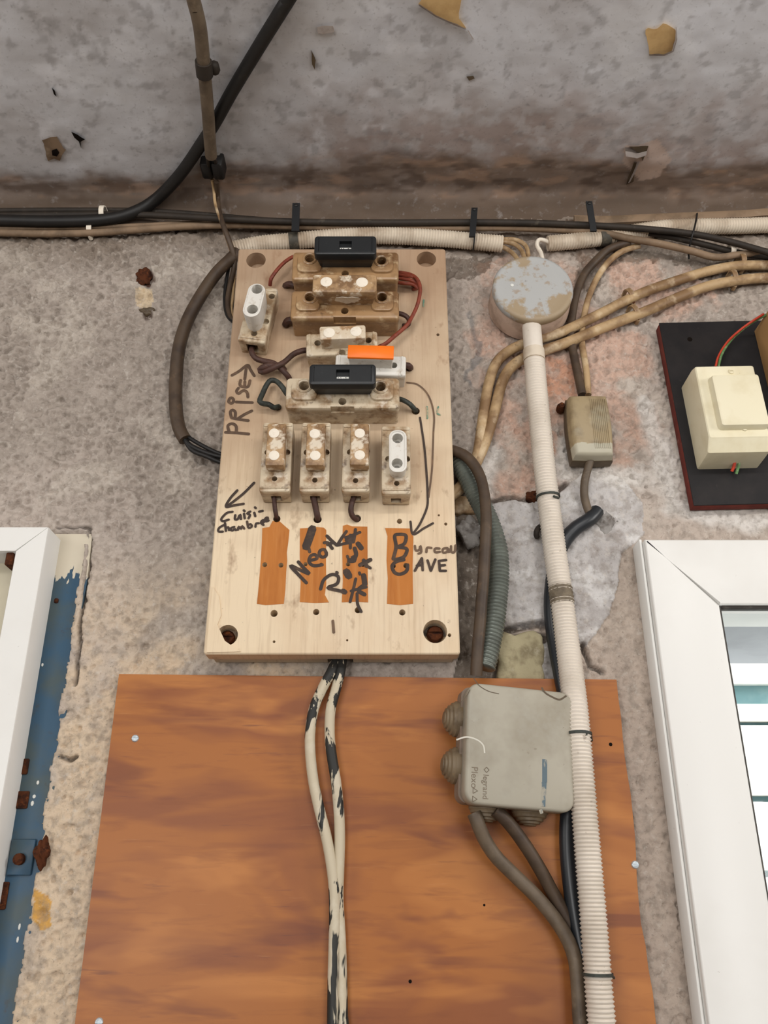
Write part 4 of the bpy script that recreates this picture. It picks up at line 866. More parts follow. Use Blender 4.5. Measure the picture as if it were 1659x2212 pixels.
# ------------------------------------------------------------------ left cable loop
cable('brown_cable', 'thick dark brown cable looping out left of the fuse board', [(512, 545, .018), (496, 562, .020), (470, 587, .020), (438, 632, .018), (406, 690, .016), (387, 750, .014), (380, 820, .012), (380, 880, .012), (387, 925, .012), (400, 950, .012)], .0072, M['darkbrown'], .012, step=.008)
for i, (du, dv, r) in enumerate(((0, 0, .0026), (6, 12, .0024), (14, -6, .0022))):
    cable('stripped_wire', 'dark strand leaving the split cable end behind the board, %s one' % ('middle', 'lowest', 'upper')[i], [(392 + du * .3, 938 + dv * .2, .012), (408 + du, 960 + dv, .013), (440 + du, 976 + dv * .8, .013), (482, 988 + dv, .012), (530, 992 + dv, .011)], r, M['blackcable'], .012, 'wire', 'strands of the split cable')

# ------------------------------------------------------------------ round junction box
LD = .040
c = W(1152, 620, LD)
rb = thing('round_junction_box', 'round wall junction box with flaking grey lid', 'junction box', (c.x, 0, c.z))
rf_ = Frame((c.x, 0, c.z))
bm = BM(); lathe(bm, rf_, 0, 0, [(.0455, .004), (.0450, .018), (.044, LD - .012), (.0425, LD - .008)], 40); part('body', bm, M['plasterbox'], rb)
bm = BM(); lathe(bm, rf_, 0, 0, [(.0432, LD - .0105), (.0442, LD - .009), (.0444, LD - .0035), (.0432, LD - .0010), (.040, LD + .0002), (.0385, LD - .0004), (.030, LD + .0004), (.012, LD + .0008)], 48); part('lid', bm, M['lidgrey'], rb, 'lid with flaking grey-blue paint')
x, z = rf_.loc(1106, 617, LD); bm = BM(); lathe(bm, rf_, x, z, [(.0018, LD - .001), (.0020, LD + .0010), (.0008, LD + .0014)], 7); part('paint_chip', bm, M['sticker'], rb)
for lb, P in (('lowest', [(1078, 530, .012), (1098, 540, .014), (1112, 552, .02), (1122, 566, .03)]), ('middle', [(1078, 522, .014), (1108, 526, .016), (1126, 540, .02), (1134, 560, .03)]), ('topmost', [(1078, 518, .012), (1112, 518, .012), (1136, 532, .014), (1142, 560, .02)])):
    cable('beige_wire', 'beige wire from conduit end into the round box, %s of three' % lb, P, .0026, M['tan'], .012, 'wire', 'wires into the round box', 8, .003)
cable('white_wire', 'white wire loop into the top of the round box', [(1196, 528, .012), (1178, 520, .014), (1164, 518, .016), (1160, 530, .018), (1168, 545, .02), (1172, 562, .028)], .0024, M['dot'], .012, 'wire', None, 8, .003)

# ------------------------------------------------------------------ tan cables
t5 = lambda a, b, o: (a / 2.34 + 950, b / 2.34 + 430, o)
UP = [(1900, 330, .010), (1659, 335, .010), (1500, 338, .010), (1350, 366, .010), (1200, 412, .010), (1060, 460, .010), (950, 508, .010), (850, 560, .010), (700, 634, .009), (590, 682, .0085), (450, 722, .0085), (350, 768, .009), (285, 830, .009), (248, 930, .009), (226, 1050, .009), (208, 1180, .009), (190, 1290, .009), (150, 1400, .009), (60, 1500, .012)]
LO = [(1900, 400, .010), (1659, 398, .010), (1500, 412, .010), (1350, 442, .010), (1200, 500, .010), (1050, 564, .010), (950, 602, .010), (800, 660, .010), (650, 722, .009), (530, 764, .0085), (430, 802, .0085), (360, 850, .009), (318, 920, .009), (290, 1020, .009), (262, 1130, .009), (225, 1240, .009), (190, 1320, .009), (140, 1420, .009), (50, 1510, .012)]
cable('tan_cable', 'upper of two tan cables curving across under the round box', [t5(*p) for p in UP], .0058, M['tan'], step=.007)
cable('tan_cable', 'lower of two tan cables curving across under the round box', [t5(*p) for p in LO], .0060, M['tan'], step=.007)
clip('beige nail clip on the upper tan cable beside the brown inline box cables', 950 + 945 / 2.34, 430 + 512 / 2.34, 1, -.5, .0058, .010, 'tan')
clip('beige nail clip on the lower tan cable beside the brown inline box cables', 950 + 968 / 2.34, 430 + 594 / 2.34, 1, -.5, .0060, .010, 'tan')
clip('beige nail clip on the upper tan cable near the black panel top', 950 + 1510 / 2.34, 430 + 336 / 2.34, 1, -.1, .0058, .010, 'tan')
clip('beige nail clip on the lower tan cable near the black panel top', 950 + 1465 / 2.34, 430 + 420 / 2.34, 1, -.2, .0060, .010, 'tan')
cable('dark_cable', 'dark cable dropping to the brown inline box', [t5(*p) for p in ((960, 220, .012), (860, 250, .010), (800, 300, .008), (730, 380, .008), (690, 480, .008), (668, 600, .006), (662, 700, .006), (690, 850, .008), (720, 990, .012))], .0046, M['darkbrown'], step=.007)
cable('beige_cable', 'thin beige cable dropping to the brown inline box', [t5(*p) for p in ((1010, 235, .010), (930, 260, .008), (860, 310, .008), (800, 390, .008), (755, 490, .007), (728, 600, .005), (718, 720, .005), (738, 850, .008), (750, 990, .012))], .0036, M['tan'], step=.007)

# ------------------------------------------------------------------ inline box
p = W(1277, 922, .030); fr = Frame((p.x, -.004, p.z), 0)
ib = thing('inline_box', 'brown plastic inline cable box hanging below the tan cables', 'cable box', fr.c)
def barrel(x0, x1, z0, z1, bul):      # rectangle with softly bulging sides
    P = []
    for i in range(9): t = i / 8; P.append((x1 + bul * math.sin(math.pi * t), z0 + (z1 - z0) * t))
    for i in range(7): t = i / 6; P.append((x1 + (x0 - x1) * t, z1 + bul * .3 * math.sin(math.pi * t)))
    for i in range(9): t = i / 8; P.append((x0 - bul * math.sin(math.pi * t), z1 + (z0 - z1) * t))
    for i in range(7): t = i / 6; P.append((x0 + (x1 - x0) * t, z0 - bul * .3 * math.sin(math.pi * t)))
    out = [P[0]]
    for q_ in P[1:]:
        if math.hypot(q_[0] - out[-1][0], q_[1] - out[-1][1]) > 1e-5: out.append(q_)
    if math.hypot(out[0][0] - out[-1][0], out[0][1] - out[-1][1]) < 1e-5: out.pop()
    return out
a, b, c_, d_ = frect(fr, 1236, 852, 1320, 982, .026)
def bprism(bm, levels, bul):
    rings = []
    for o, ins in levels: rings.append([bm.verts.new(fr(x, z, o)) for x, z in barrel(a + ins, b - ins, c_ + ins, d_ - ins, bul)])
    loops(bm, rings)
bm = BM(); bprism(bm, [(.001, -.001), (.012, -.0012), (.0135, -.0006)], .002); part('base', bm, M['inlinebase'], ib)
bm = BM(); bprism(bm, [(.0135, -.0002), (.022, .0008), (.0255, .0022), (.0265, .0042)], .002); lid = part('cover', bm, M['inlinebox'], ib)
for k in range(9):
    bm = BM(); x = (a + b) / 2 + .001 + k * .0019; box(bm, fr, x, x + .0009, c_ + .007, d_ - .006, .0258, .0271); part('rib', bm, M['inlinebox'], lid)
bm = BM(); lathe(bm, fr, a - .005, d_ - .004, [(.0045, 0), (.005, .006), (.003, .012)], 8); part('rusty_lug', bm, M['rust'], ib, 'rusty nail lug')
cable('flat_cable', 'short grey twin cable hanging from the inline box', [(1276, 992, .016), (1270, 1012, .014), (1263, 1040, .012), (1262, 1070, .010), (1268, 1095, .010), (1278, 1116, .010)], .0042, M['greybrown'], step=.005)
cable('black_cable', 'black cable passing behind the tall ivory conduit', [(1290, 1104, .008), (1274, 1122, .012), (1245, 1140, .012), (1222, 1165, .010), (1205, 1200, .008), (1194, 1250, .008), (1190, 1310, .009), (1197, 1380, .010), (1212, 1460, .018), (1230, 1560, .0205), (1234, 1680, .0205), (1226, 1780, .0205), (1228, 1860, .0205), (1240, 1960, .0205), (1258, 2060, .0205), (1276, 2140, .0205), (1290, 2260, .0205), (1300, 2400, .0205)], .0072, M['shinyblack'], step=.008)
cable('hook_wire', 'small dark hook of wire left of the tall conduit', [(1170, 1135, .006), (1162, 1142, .012), (1158, 1152, .014), (1160, 1160, .010)], .0028, M['darkcable'], .01, 'wire', None, 8, .003)

# ------------------------------------------------------------------ tall conduit
o, q, L = conduit('corrugated_conduit', 'tall ivory corrugated conduit dropping from the round box to the floor', [(1148, 702, .026), (1152, 750, .0265), (1160, 850, .026), (1168, 930, .024), (1176, 1010, .022), (1187, 1100, .020), (1200, 1200, .020), (1213, 1290, .021), (1227, 1400, .023), (1243, 1530, .036), (1254, 1650, .039), (1263, 1760, .039), (1273, 1880, .039), (1283, 2000, .039), (1292, 2120, .039), (1302, 2240, .039), (1318, 2460, .039)], .0106, M['conduit'], .022, .0032, .075, .035, 18)
s = near(q, L, 1153, 768); sleeve('coupling', q, L, s - .007, s + .007, .0116, M['conduit_dusty'], o, 'cracked coupling ring')
s = near(q, L, 1213, 1286); sleeve('tape', q, L, s - .009, s + .009, .0114, M['tape'], o, 'dirty grey tape', rf=lambda x: 1 + .03 * math.sin(x * 1500))
for lb, u, v, tail in (('beside the cement patch', 1188, 1072, [(1205, 1076), (1165, 1070)]), ('beside the square grey box', 1257, 1586, [(1275, 1588), (1278, 1600)]), ('near the photo bottom', 1290, 2106, [(1318, 2108), (1326, 2112)])):
    s = near(q, L, u, v); t = thing('tie_wire', 'green-black tie wire round the tall conduit, ' + lb, 'tie', q[min(range(len(q)), key=lambda i: abs(L[i] - s))], 'tie wires on the tall conduit')
    bm = BM(); ring_at(bm, q, L, s, .0110, .0022, .0012, 18); part('loop', bm, M['greenblack'], t)
    a_, b_ = tail; dd = .040 if v > 1400 else .026
    bm = BM(); qq, LL = spline([S(u + 8, v, dd + .008), S(*a_, dd), S(*b_, dd - .008)], .003); sweep(bm, qq, .0012, 6); part('tail', bm, M['greenblack'], t)

# ------------------------------------------------------------------ metal flex and brown cable right of the board
t6 = lambda a, b, o: (a / 3.318 + 900, b / 3.318 + 950, o)
P = path([t6(*p) for p in ((290, 130, .016), (330, 205, .018), (375, 290, .020), (430, 400, .022), (500, 540, .024), (552, 680, .026), (582, 800, .027), (590, 920, .028), (586, 1040, .028), (572, 1180, .029), (555, 1320, .030), (530, 1450, .031), (508, 1550, .032), (486, 1636, .033))], .02); pitch = .0036
q, L = spline(P, pitch / 4); bm = BM(); sweep(bm, q, .0094, 18, lambda s: 1 + .09 * math.cos(2 * math.pi * s / pitch), L)
flex = tag(finish('flexible_metal_conduit', bm, M['flexsteel'], q[0], 60), 'grey-green ribbed metal flex running from board side to square box', 'conduit')
cable('brown_cable', 'brown cable hugging the ribbed metal flex right of the board', [t6(*p) for p in ((200, 60, .028), (270, 80, .030), (345, 112, .034), (410, 180, .036), (458, 270, .038), (484, 380, .040), (496, 500, .042), (498, 620, .044), (490, 800, .044), (478, 1000, .044), (466, 1150, .044), (456, 1300, .044), (442, 1450, .044), (430, 1620, .042), (428, 1690, .040))], .0056, M['darkbrown'], step=.007)
for lb, P in (('green', [(960, 975, .020), (985, 985, .022), (1000, 1002, .020)]), ('yellow', [(960, 985, .016), (985, 998, .016), (1000, 1012, .018)])):
    cable('thin_wire', 'thin %s wire entering the metal flex beside the board' % lb, P, .0016, M['tan' if lb == 'yellow' else 'greenblack'], .02, 'wire', None, 8, .003)

# ------------------------------------------------------------------ rubble in the broken wall
def chunk(name, label, u, v, d, sx, sy, sz, mt, seed, cat='rubble'):      # angular broken block
    bm = BM(); bmesh.ops.create_cube(bm, size=2); bmesh.ops.subdivide_edges(bm, edges=bm.edges[:], cuts=9, use_grid_fill=True); rr = random.Random(seed); ph = [rr.uniform(0, 9) for _ in range(9)]
    for vv in bm.verts:
        c = vv.co.copy(); l = max(abs(c.x), abs(c.y), abs(c.z)); k = (abs(c.x) ** 6 + abs(c.y) ** 6 + abs(c.z) ** 6) ** (1 / 6); c = c * (l / k)
        n = 1 + .07 * math.sin(3.1 * c.x + ph[0]) * math.sin(2.7 * c.z + ph[1]) + .05 * math.sin(7 * c.x + 5 * c.z + ph[2]) + .03 * math.sin(13 * c.z + ph[3]) * math.sin(11 * c.x + ph[4])
        vv.co = Vector((c.x * sx, c.y * sy, c.z * sz)) * n
    p = W(u, v, d); bm.transform(Matrix.Translation(p)); return tag(finish(name, bm, mt, p, 80), label, cat)
def lump(name, label, u, v, d, sx, sy, sz, mt, seed, cat='rubble'):
    bm = BM(); bmesh.ops.create_icosphere(bm, subdivisions=4, radius=1); rr = random.Random(seed); ph = [rr.uniform(0, 9) for _ in range(9)]
    for vv in bm.verts:
        c = vv.co; n = 1 + .16 * math.sin(3.1 * c.x + ph[0]) * math.sin(2.7 * c.y + ph[1]) + .12 * math.sin(5.3 * c.z + ph[2]) + .10 * math.sin(8 * c.x + 6 * c.z + ph[3]) + .05 * math.sin(17 * c.x + ph[4]) * math.sin(15 * c.z + ph[5])
        vv.co = Vector((c.x * sx, c.y * sy, c.z * sz)) * n
    p = W(u, v, d); bm.transform(Matrix.Translation(p)); return tag(finish(name, bm, mt, p, 80), label, cat)
lump('mortar_lump', 'rough grey lump of mortar beside the ribbed flex', 1015, 1147, .004, .014, .009, .015, M['rubble'], 1)
chunk('stone_chunk', 'yellowish broken block below the cement patch', 1122, 1422, .000, .023, .009, .024, M['rubble_y'], 2)
chunk('stone_chunk', 'small grey stone beside the yellowish block', 1188, 1432, -.001, .010, .007, .018, M['rubble'], 3)
lump('mortar_lump', 'brown crumb of mortar wedged by the conduit tie', 1152, 1075, .002, .009, .006, .006, M['rust'], 4)
lump('mortar_lump', 'pale plaster shell beside the black cable bend', 1308, 1130, -.002, .014, .006, .014, M['rubble'], 5)
chunk('broken_brick', 'tan broken brick end behind the board edge', 1003, 1095, -.004, .012, .007, .010, M['tan'], 6)

# ------------------------------------------------------------------ square junction box
JD = .052
c = W(1104, 1612, JD); JF = Frame((c.x + .002, -PD - .001, c.z), -4.0, 9)
jb = thing('square_junction_box', 'grey square plastic junction box fixed on the plywood', 'junction box', JF.c)
hw, hz = .0475, .0505; JO = JD - PD
bm = BM(); rprism(bm, JF, -hw - .002, hw - .003, -hz + .002, hz - .001, [(.0095, 0), (JO - .016, 0)], .008, 5); part('body', bm, M['greybox_side'], jb)
bm = BM(); rprism(bm, JF, -hw, hw, -hz, hz, [(JO - .017, .001), (JO - .016, 0), (JO - .003, 0), (JO - .001, .0008), (JO, .0026)], .011, 7); lid = part('cover', bm, M['greybox'], jb, 'smooth grey snap-on cover')
def grommet(x, z, ax, rad=.0155):
    # stepped rubber cone on a side of the box; ax: direction in the box plane
    o = JO - .029; e = Vector(ax); bm = BM(); prof = [(rad, -.002), (rad, .0025), (rad * .92, .0035), (rad * .90, .0055), (rad * .76, .0065), (rad * .74, .0085), (rad * .58, .0092), (rad * .56, .0108), (rad * .38, .0114), (rad * .34, .0124)]
    rings = []
    pe = (e[1], -e[0])
    for r, h_ in prof:
        rings.append([bm.verts.new(JF(x + e[0] * h_ + pe[0] * r * math.cos(2 * math.pi * i / 24), z + e[1] * h_ + pe[1] * r * math.cos(2 * math.pi * i / 24), o + r * math.sin(2 * math.pi * i / 24))) for i in range(24)])
    loops(bm, rings); return part('grommet', bm, M['grommet'], jb, 'stepped rubber grommet')
for z in (.023, -.017): grommet(-hw - .002, z, (-1, 0))
for x in (-.021, .017): grommet(x, -hz + .002, (0, -1))
def jpen(name, strokes, w, mt, label, flat=.10, tr=None):
    bm = BM()
    for s in strokes:
        P = [JF(*JF.loc(*(tr(*p) if tr else p), JO + .0002), JO + .0002) for p in s]; qq, LL = spline(P, .0015)
        sweep(bm, qq, w * .0005, 8, flat=flat)
    return part(name, bm, mt, lid, label, 60)
jpen('scratch', [[(986, 1598), (1008, 1592), (1030, 1598), (1044, 1610), (1047, 1627)]], 1.3, M['scratch'], 'curved white scratch')
jpen('blue_smear', [[(1176, 1640), (1176, 1690)], [(1175, 1690), (1173, 1720), (1172, 1742)]], 4.6, M['blueink'], 'blue-grey paint smear')
jpen('blue_dab', [[(1166, 1754), (1172, 1752)]], 3.4, M['blueink'], 'dab of blue paint at the lower edge')
t7 = lambda a, b: (a / 3.072 + 880, b / 3.072 + 1420)
jpen('crack', [[(440, 140), (480, 190), (540, 225), (608, 242)]], .7, M['inlinebase'], 'hairline crack at the top left corner', tr=t7)
jpen('crack', [[(415, 215), (390, 260), (355, 298)]], .7, M['inlinebase'], 'hairline crack', tr=t7)
jpen('grime_line', [[(890, 200), (915, 235), (960, 262), (1010, 280), (1055, 255)]], 1.6, M['inlinebase'], 'grime line at the top right corner', tr=t7)
def jtext(txt, u, v, size, name):
    cu = bpy.data.curves.new('txt', 'FONT'); cu.body = txt; cu.size = size; cu.extrude = .00015
    to = bpy.data.objects.new('txt', cu); COL.objects.link(to); dg = bpy.context.evaluated_depsgraph_get()
    me = bpy.data.meshes.new_from_object(to.evaluated_get(dg)); bpy.data.objects.remove(to)
    bm = BM(); bm.from_mesh(me); x, z = JF.loc(u, v, JO)
    for vv in bm.verts:
        a, b, c = vv.co; vv.co = JF(x + b, z - a, JO + .0001 + c)       # text runs downwards
    return part(name, bm, M['emboss'], lid, 'faint embossed lettering')
jtext('legrand', 1044, 1672, .0068, 'lettering'); jtext('Plexo', 1019, 1655, .0078, 'lettering')
for u, v, n, rad in ((1051, 1663, 4, .0022), (1025, 1708, 3, .0026), (1024, 1726, 3, .0026)):
    x, z = JF.loc(u, v, JO); bm = BM(); P0 = [(x + rad * math.cos(2 * math.pi * i / n), z + rad * math.sin(2 * math.pi * i / n)) for i in range(n + 1)]
    for a, b in zip(P0[:-1], P0[1:]): sweep(bm, [JF(*a, JO + .0002), JF(*b, JO + .0002)], .00025, 5)
    part('emblem', bm, M['emboss'], lid, 'small embossed emblem')
# cables leaving the box
t8 = lambda a, b, o: (a / 3.072 + 880, b / 3.072 + 1750, o)
cable('grey_cable', 'grey cable leaving the left grommet under the square box', [t8(*p) for p in ((440, 20, .040), (465, 80, .040), (505, 180, .036), (580, 300, .032), (700, 422, .028), (850, 568, .026), (970, 710, .026), (1060, 850, .026), (1110, 980, .026), (1128, 1100, .026), (1138, 1250, .026), (1150, 1419, .026), (1170, 1700, .026))], .0060, M['greybrown'], step=.007)
cable('grey_cable', 'brown-grey cable leaving the right grommet under the square box', [t8(*p) for p in ((580, 0, .040), (640, 50, .038), (710, 132, .034), (800, 260, .030), (885, 400, .026), (960, 540, .022), (1030, 670, .020), (1090, 790, .018), (1130, 900, .018), (1155, 1020, .018), (1165, 1150, .018), (1172, 1300, .018), (1185, 1419, .018), (1205, 1700, .018))], .0056, M['darkbrown'], step=.007)

# ------------------------------------------------------------------ painted cables under the board
t9 = lambda a, b, o: (a / 2.633 + 150, b / 2.633 + 1430, o)
cable('painted_cable', 'left of two black cables with chipped cream paint below the board', [t9(*p) for p in ((1530, -60, .014), (1512, 0, .018), (1488, 60, .024), (1444, 140, .024), (1392, 260, .022), (1370, 390, .021), (1370, 520, .021), (1388, 680, .020), (1422, 840, .020), (1460, 990, .020), (1490, 1150, .020), (1506, 1300, .020), (1508, 1500, .020), (1502, 1750, .020), (1498, 2059, .020), (1494, 2400, .020))], .0047, M['chipped'], step=.006)
cable('painted_cable', 'right of two black cables with chipped cream paint below the board', [t9(*p) for p in ((1560, -60, .014), (1550, 0, .018), (1538, 70, .022), (1512, 170, .022), (1486, 270, .021), (1480, 400, .020), (1490, 520, .020), (1516, 680, .020), (1532, 840, .019), (1538, 1000, .018), (1532, 1200, .018), (1528, 1350, .017), (1540, 1560, .017), (1548, 1800, .017), (1552, 2059, .017), (1556, 2400, .017))], .0047, M['chipped'], step=.006)

# ------------------------------------------------------------------ black panel with cream box
PB = .016
pb = thing('mounting_board', 'black painted wooden panel with red-brown edge at right', 'panel', W(1500, 1095, 0))
x0 = W(1446, 800, PB).x; zt = W(1500, 697, PB).z; zb_ = W(1560, 1092, PB).z
fr = Frame((x0, 0, (zt + zb_) / 2), 1.6); hh_ = (zt - zb_) / 2
bm = BM(); bbox(bm, fr, 0, .30, -hh_, hh_, PB - .0014, PB, .0004); part('face', bm, M['blackboard'], pb)
bm = BM(); bbox(bm, fr, .0004, .2996, -hh_ + .0004, hh_ - .0004, .002, PB - .0016, .0004); part('edge_board', bm, M['redwood'], pb)
x, z = fr.loc(1490, 733, PB); bm = BM(); lathe(bm, fr, x, z, [(.0028, PB - .001), (.0028, PB + .0002), (.0014, PB + .0003)], 12); part('screw_hole', bm, M['hole'], pb)
cf = W(1575, 868, .055); CFm = Frame((cf.x, -PB - .0003, cf.z), 1.4)
cx = thing('cream_box', 'cream plastic box with raised square cover on the black panel', 'box', CFm.c)
a, b, c_, d_ = frect(CFm, 1514, 788, 1648, 946, .040); CO = .040
bm = BM(); rings = []
for o, i0, i1, i2, i3 in ((0, 0, 0, -.002, 0), (CO * .45, 0, 0, -.001, 0), (CO - .008, .0, .0, .000, 0), (CO - .001, .001, .001, .012, .001), (CO, .002, .002, .013, .002)):
    rings.append([bm.verts.new(CFm(x, z, o)) for x, z in rrect(a + i0, b - i1, c_ - .012 + i2, d_ - i3, .002, 2)])
loops(bm, rings); part('body', bm, M['cream'], cx, None, 30)
ra, rb_, rc, rd = frect(CFm, 1548, 808, 1652, 918, CO + .008)
bm = BM(); rprism(bm, CFm, ra, rb_, rc, rd, [(CO - .001, -.0015), (CO + .006, 0), (CO + .0075, .0006), (CO + .008, .002)], .003, 3); part('raised_cover', bm, M['cream'], cx)
for u, v in ((1579, 803), (1608, 926)):
    x, z = CFm.loc(u, v, CO); screw('screw', cx, CFm, x, z, CO, .0030, M['cream'])
for lb, mt, P in (('red', 'red_ins', [(1546, 792, .03), (1552, 770, .03), (1572, 738, .032), (1600, 712, .036), (1625, 694, .04), (1650, 678, .05)]), ('green', 'green_ins', [(1552, 792, .03), (1560, 764, .032), (1580, 734, .03), (1604, 712, .034), (1628, 695, .038), (1655, 680, .05)])):
    cable('thin_wire', 'thin %s wire rising from the cream box' % lb, P, .0013, M[mt], .03, 'wire', None, 8, .003)
for lb, mt, P in (('red', 'red_ins', [(1589, 985, .030), (1586, 1005, .026), (1581, 1018, .022)]), ('green', 'green_ins', [(1597, 985, .030), (1596, 1004, .026), (1590, 1024, .022)])):
    cable('thin_wire', 'short %s wire stub under the cream box' % lb, P, .0016, M[mt], .03, 'wire', None, 8, .003)
wbx = thing('wooden_box', 'pale wooden box cut off by the right photo edge', 'box', W(1640, 760, 0))
fr = Frame((W(1638, 740, PB).x, -PB - .0005, W(1660, 815, .085).z), 1.5)
bm = BM(); bbox(bm, fr, 0, .12, 0, .105, 0, .060, .0015); part('carcass', bm, M['woodbox'], wbx)
bm = BM(); bbox(bm, fr, .002, .118, .002, .103, .0602, .068, .001); part('door', bm, M['woodbox'], wbx)

# ------------------------------------------------------------------ window at right
WD = .030
wl, wt = .2525, CZ + .3115; il, it = .3150, CZ + .2455; wr, wb = .90, CZ - .90; ir, ib_ = wr - .0625, wb + .0625
win = struct(bpy.data.objects.new('window_1', None)); COL.objects.link(win); win.location = (wl, 0, wb)
def rail(pts, name):
    bm = BM(); rings = []
    cxp = sum(p[0] for p in pts) / 4; czp = sum(p[1] for p in pts) / 4
    for o, e in ((-.045, .0002), (WD - .0015, .0002), (WD - .0004, .0008), (WD, .002)):
        rr_ = []
        for x, z in pts:
            dx = 1 if x < cxp else -1; dz = 1 if z < czp else -1; rr_.append(bm.verts.new(WALLF(x + dx * e, z + dz * e * .3, o)) if abs(pts[0][0] - pts[2][0]) < abs(pts[0][1] - pts[2][1]) else bm.verts.new(WALLF(x + dx * e * .3, z + dz * e, o)))
        rings.append(rr_)
    loops(bm, rings); return part(name, bm, M['pvc'], win)
g = .0003
rail([(wl, wb), (il, ib_), (il, it - g), (wl, wt - g)], 'stile'); rail([(wr, wb), (ir, ib_), (ir, it), (wr, wt)][::-1], 'stile')
rail([(wl + g, wt), (il + g, it), (ir, it), (wr, wt)], 'top_rail'); rail([(wl, wb), (il, ib_), (ir, ib_), (wr, wb)], 'bottom_rail')
bm = BM(); rprism(bm, WALLF, wl - .0035, wl - .0002, wb, wt + .0030, [(.001, 0), (WD - .008, 0), (WD - .007, .0008)], .0008, 1); part('outer_lip', bm, M['pvc'], win)
for nm, a in (('seal', (il - .0004, il + .0026, ib_, it)), ('seal', (il + .0027, ir, it - .0026, it + .0004))):
    bm = BM(); bbox(bm, WALLF, *a, WD - .013, WD - .004, .0008); part(nm, bm, M['seal'], win, 'dark rubber seal')
gm = bpy.data.materials.new('window_glass'); gm.use_nodes = True; N = gm.node_tree.nodes; Lk = gm.node_tree.links; N.remove(N['Principled BSDF'])
tb = N.new('ShaderNodeBsdfTransparent'); tb.inputs[0].default_value = (.94, .96, .96, 1); gb = N.new('ShaderNodeBsdfGlossy'); gb.inputs['Roughness'].default_value = .02; fn = N.new('ShaderNodeValue'); fn.outputs[0].default_value = .05
mx = N.new('ShaderNodeMixShader'); Lk.new(fn.outputs[0], mx.inputs[0]); Lk.new(tb.outputs[0], mx.inputs[1]); Lk.new(gb.outputs[0], mx.inputs[2]); Lk.new(mx.outputs[0], N['Material Output'].inputs[0])
bm = BM(); box(bm, WALLF, il + .002, ir - .002, ib_ + .002, it - .002, .004, .008); part('pane', bm, gm, win)
sof = Frame((0, 0, 0)); bm = BM(); box(bm, sof, .29, .90, it + .0005, it + .06, -.20, -.046); part('soffit', bm, M['soffit'], win, 'grey underside of the opening outside')
for a in ((.20, il - .004, wb - .1, it + .06), (ir + .004, 1.0, wb - .1, it + .06)):
    bm = BM(); box(bm, WALLF, *a, -.20, -.046); part('reveal', bm, M['soffit'], win)
sh = thing('outdoor_fence', 'overexposed white boarded fence seen through the window glass', 'fence', (1.3, 1.2, CZ - .8))
vs = [1372, 1476, 1520, 1557, 1566, 1718, 1732, 1880, 1895, 2060, 2075, 2260]
zz = [W(1640, v, -1.2).z for v in vs]; YO = -1.2
for i in range(0, len(zz) - 1, 2):
    bm = BM(); bbox(bm, WALLF, .0, 2.6, zz[i + 1], zz[i], YO - .03, YO, .003); part('board', bm, M['white'], sh)
bm = BM(); box(bm, WALLF, .0, 2.6, zz[-1] - .5, zz[0] + .1, YO - .06, YO - .032); part('backing', bm, M['teal'], sh)

# ------------------------------------------------------------------ door frame and post at left
DD = .030
dr = W(102, 1160, DD).x; dt = CZ + .318
dt = W(60, 1139, DD).z; di, dit = W(26, 1230, DD).x, W(26, 1190, DD).z
door = struct(bpy.data.objects.new('door_1', None)); COL.objects.link(door); door.location = (dr, 0, 0)
def drail(pts, name):
    bm = BM(); A = [bm.verts.new(WALLF(x, z, -.03)) for x, z in pts]; B = [bm.verts.new(WALLF(x, z, DD - .001)) for x, z in pts]
    cx_ = sum(p[0] for p in pts) / 4; cz_ = sum(p[1] for p in pts) / 4
    Cc = [bm.verts.new(WALLF(x + (.0008 if x < cx_ else -.0008), z, DD)) for x, z in pts]; loops(bm, [A, B, Cc]); return part(name, bm, M['pvc'], door)
drail([(dr, .02), (dr, dt - .0003), (di, dit - .0003), (di, .02)], 'stile')
drail([(dr - .0003, dt), (-1.08, dt), (-1.08, dit), (di, dit)], 'top_rail')
bm = BM(); box(bm, WALLF, -1.08, di + .006, .02, dit + .006, -.018, -.004); part('panel', bm, mat('door_panel_beige', (196, 188, 166), [ly((170, 160, 138), 12, .45, .65, .5)], .5), door)
bm = BM(); p = W(22, 1197, DD); bbox(bm, WALLF, p.x - .006, p.x + .0015, p.z - .010, p.z + .004, .010, DD - .004, .001); part('corner_bracket', bm, M['rust'], door, 'rusty bracket in the frame corner')
post_origin = Vector((-.318, 0, .02))
M['post'] = post_material()
po = struct(bpy.data.objects.new('trim_1', None)); COL.objects.link(po); po.location = post_origin
xr = W(185, 1160, .010).x + .002
bm = BM(); n = 40; top = W(150, 1143, .010).z; rr = random.Random(8)
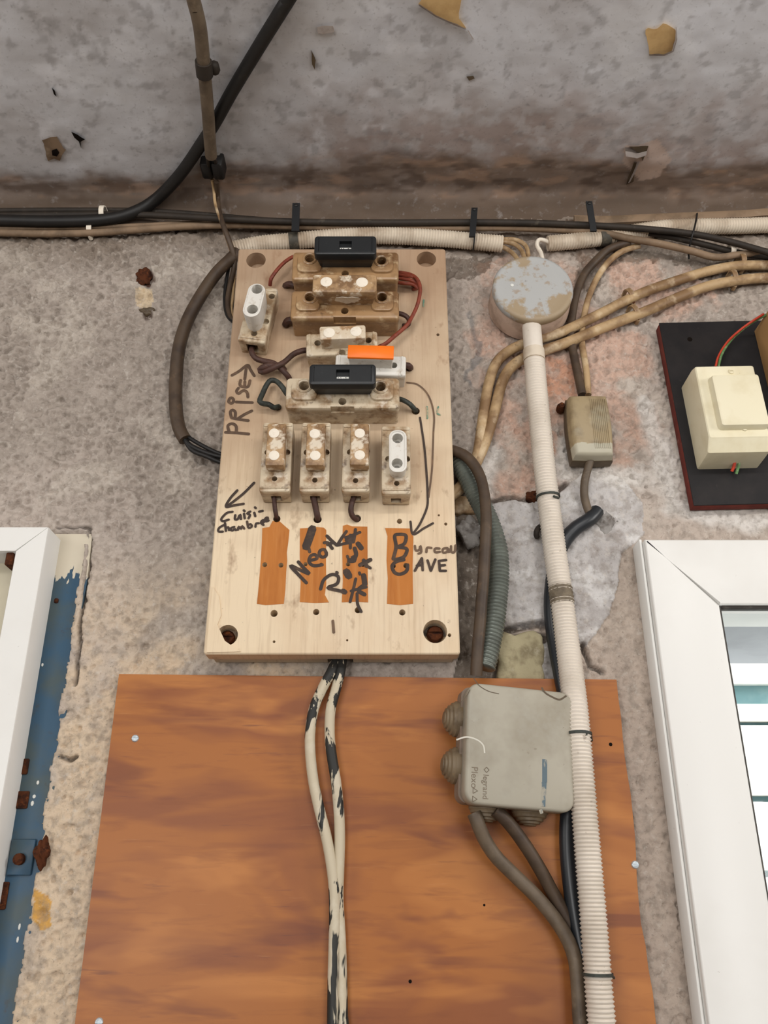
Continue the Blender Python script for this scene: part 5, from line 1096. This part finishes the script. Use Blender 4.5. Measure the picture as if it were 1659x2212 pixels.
pts = [(dr - .01, .02), (dr - .01, top)] + [(xr + rr.uniform(-.0012, .0012) + .004 * (1 - k / n) * 0, top - (top - .02) * k / n) for k in range(n)] + [(xr, .02)]
poly(bm, WALLF, pts, -.009, -.0032); part('post', bm, M['post'], po, 'metal post, cream above and worn blue below')
def plate(u, v, wpx, hpx, mt, nm, lab=None, d=-.0030, th=.0016, sides=4):
    a_ = W(u - wpx / 2, v, d).x; b_ = W(u + wpx / 2, v, d).x; c1 = W(u, v + hpx / 2, d).z; d1 = W(u, v - hpx / 2, d).z
    bm = BM(); bbox(bm, WALLF, a_, b_, c1, d1, d - .0004, d + th, .0006); return part(nm, bm, mt, po, lab)
plate(47, 1656, 30, 34, M['rust'], 'rust_plate', 'square rusty hinge plate'); plate(40, 1728, 44, 38, M['rust'], 'rust_plate', 'wide rusty hinge plate')
hp = plate(48, 1852, 52, 78, M['post'], 'lock_plate', 'blue painted plate with a bolt', th=.003)
p = W(42, 1856, .002); bm = BM(); lathe(bm, WALLF, p.x, p.z, [(.005, .001), (.0048, .005), (.003, .0065)], 12); part('bolt', bm, M['rust'], hp)
plate(4, 1935, 26, 60, M['rust'], 'rust_plate'); plate(122, 1298, 9, 10, M['rust'], 'rust_spot')
for u, v in ((80, 1690), (72, 1720), (68, 1735), (40, 2002), (36, 2030), (90, 1435)):
    p = W(u, v, -.001); bm = BM(); lathe(bm, WALLF, p.x, p.z, [(.0019, -.004), (.0015, -.0026), (.0006, -.0024)], 7); bm.transform(Matrix.Translation((-p.x, 0, -p.z))); bm.transform(Matrix.Diagonal((random.uniform(.6, 1.1), 1, random.uniform(1, 2.2), 1))); bm.transform(Matrix.Translation((p.x, 0, p.z)))
    part('paint_chip', bm, M['sticker'], po)
lump('rust_lump', 'rusty crumbling lump between blue post and wall', 92, 1842, .006, .006, .006, .012, M['rust'], 9)

lump('rusty_wall_plug', 'dark rusty plug in the plaster left of the board', 310, 597, -.003, .0105, .005, .0115, M['rust'], 12, 'wall plug')
lump('wall_hole_filler', 'torn filler in the lower wall hole left of the board', 318, 673, -.003, .0085, .004, .0055, M['inlinebase'], 13, 'wall plug')
